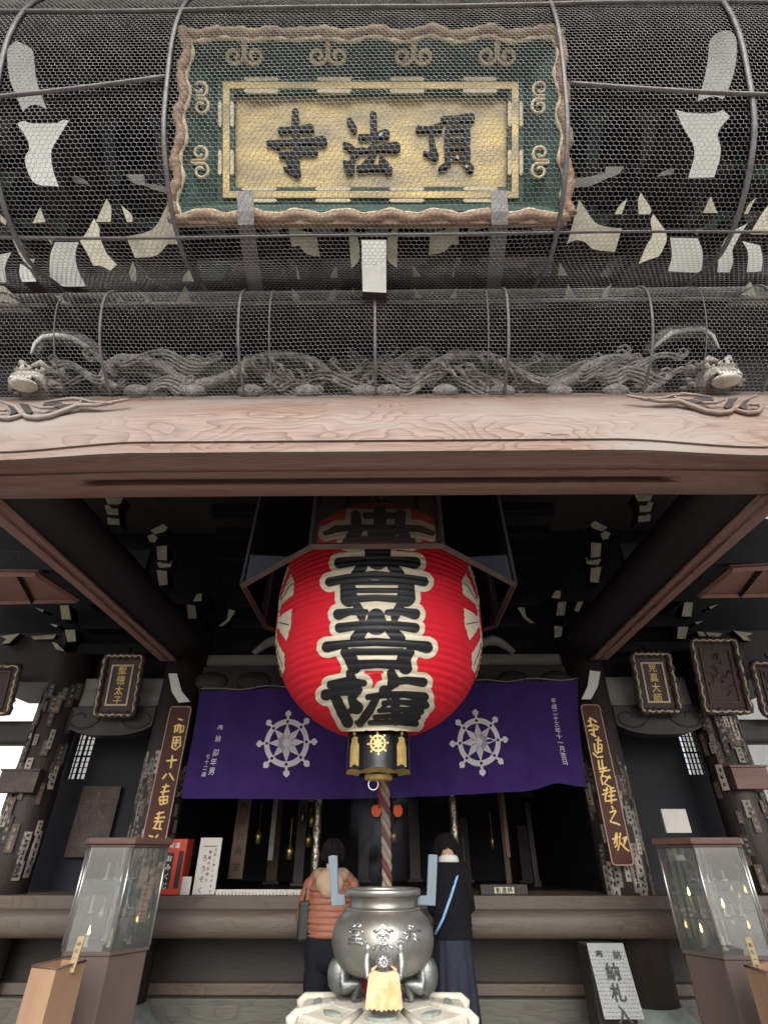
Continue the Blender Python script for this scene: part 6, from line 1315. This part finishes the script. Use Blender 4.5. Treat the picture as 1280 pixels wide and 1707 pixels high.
for i in range(9):
    x = random.uniform(-1.5, 1.5); y = random.uniform(7.0, 8.0); z = random.uniform(1.4, 2.3); m = M(); r_ = random.uniform(.02, .045); m.lathe([(r_ * .4, -.06), (r_, -.05), (r_ * .9, .0), (r_ * 1.2, .03), (r_ * .5, .06), (.003, .09), (.003, .35)], (x, y, z), 14, 0); m.build('altar_ornament', 'brass', hall)
# white paper board behind the right case and a brown box on the outer right column
hang('paper_sheet', [(1101, 1349), (1143, 1349), (1153, 1389), (1112, 1389)], 6.0, 'paper', 'plain white paper sheet standing above the right glazed case', 'paper')
q = [P(x, y, 5.98) for x, y in ((1216, 1280), (1275, 1280), (1285, 1316), (1228, 1316))]; r = thing('column_box', (q[0] + q[2]) / 2, 'small red brown box fixed on the right outer column', 'box'); m = M(); m.box(q[0].x, q[1].x, 5.96, 6.05, q[2].z, q[0].z); m.build('box_body', 'lidwood', r, .006); m = M(); m.box(q[0].x - .01, q[1].x + .01, 5.95, 6.05, q[0].z + .001, q[0].z + .02); m.build('box_lid', 'lidwood', r)
q = [P(x, y, 5.98) for x, y in ((5, 1286), (68, 1286), (56, 1322), (-8, 1322))]; r = thing('column_box', (q[0] + q[2]) / 2, 'small dark brown box fixed on the left outer column', 'box'); m = M(); m.box(q[0].x, q[1].x, 5.96, 6.05, q[2].z, q[0].z); m.build('box_body', 'plaqueframe', r, .006); m = M(); m.box(q[0].x - .01, q[1].x + .01, 5.95, 6.05, q[0].z + .001, q[0].z + .02); m.build('box_lid', 'plaqueframe', r)

# ================================================================ incense smoke drifting up from the burner
m = M(); p0 = Vector((BX - .02, BY + .30, 1.78)); m.ball(p0, 1, 0, 24, 16, .26, .26, .46)
sm_ = bpy.data.materials.new('thin_blue_smoke'); sm_.use_nodes = True; t_ = sm_.node_tree; t_.nodes.clear(); o_ = t_.nodes.new('ShaderNodeOutputMaterial'); v_ = t_.nodes.new('ShaderNodeVolumePrincipled'); v_.inputs['Color'].default_value = (.80, .88, 1, 1)
n_ = t_.nodes.new('ShaderNodeTexNoise'); n_.inputs['Scale'].default_value = 6; n_.inputs['Detail'].default_value = 4; n_.inputs['Distortion'].default_value = 1.2; r_ = t_.nodes.new('ShaderNodeMapRange'); r_.inputs['From Min'].default_value = .46; r_.inputs['From Max'].default_value = .75; r_.inputs['To Max'].default_value = 1.5
tc_ = t_.nodes.new('ShaderNodeTexCoord'); mp_ = t_.nodes.new('ShaderNodeMapping'); mp_.inputs['Scale'].default_value = (1.3, 1.3, .7); t_.links.new(tc_.outputs['Object'], mp_.inputs[0]); t_.links.new(mp_.outputs[0], n_.inputs[0]); t_.links.new(n_.outputs[0], r_.inputs['Value']); gm_ = t_.nodes.new('ShaderNodeMapping'); gm_.vector_type = 'TEXTURE'; gm_.inputs['Location'].default_value = p0; gm_.inputs['Scale'].default_value = (.25, .25, .45); t_.links.new(tc_.outputs['Object'], gm_.inputs[0]); gr_ = t_.nodes.new('ShaderNodeTexGradient'); gr_.gradient_type = 'SPHERICAL'; t_.links.new(gm_.outputs[0], gr_.inputs[0]); mu_ = t_.nodes.new('ShaderNodeMath'); mu_.operation = 'MULTIPLY'; t_.links.new(gr_.outputs['Fac'], mu_.inputs[0]); t_.links.new(r_.outputs[0], mu_.inputs[1]); t_.links.new(mu_.outputs[0], v_.inputs['Density']); t_.links.new(v_.outputs[0], o_.inputs['Volume'])
sk_ = m.build('incense_smoke', sm_); tag(sk_, 'thin bluish incense smoke drifting up behind the bronze burner', 'smoke', kind='stuff')
scene.cycles.volume_step_rate = 2.0; scene.cycles.volume_max_steps = 64
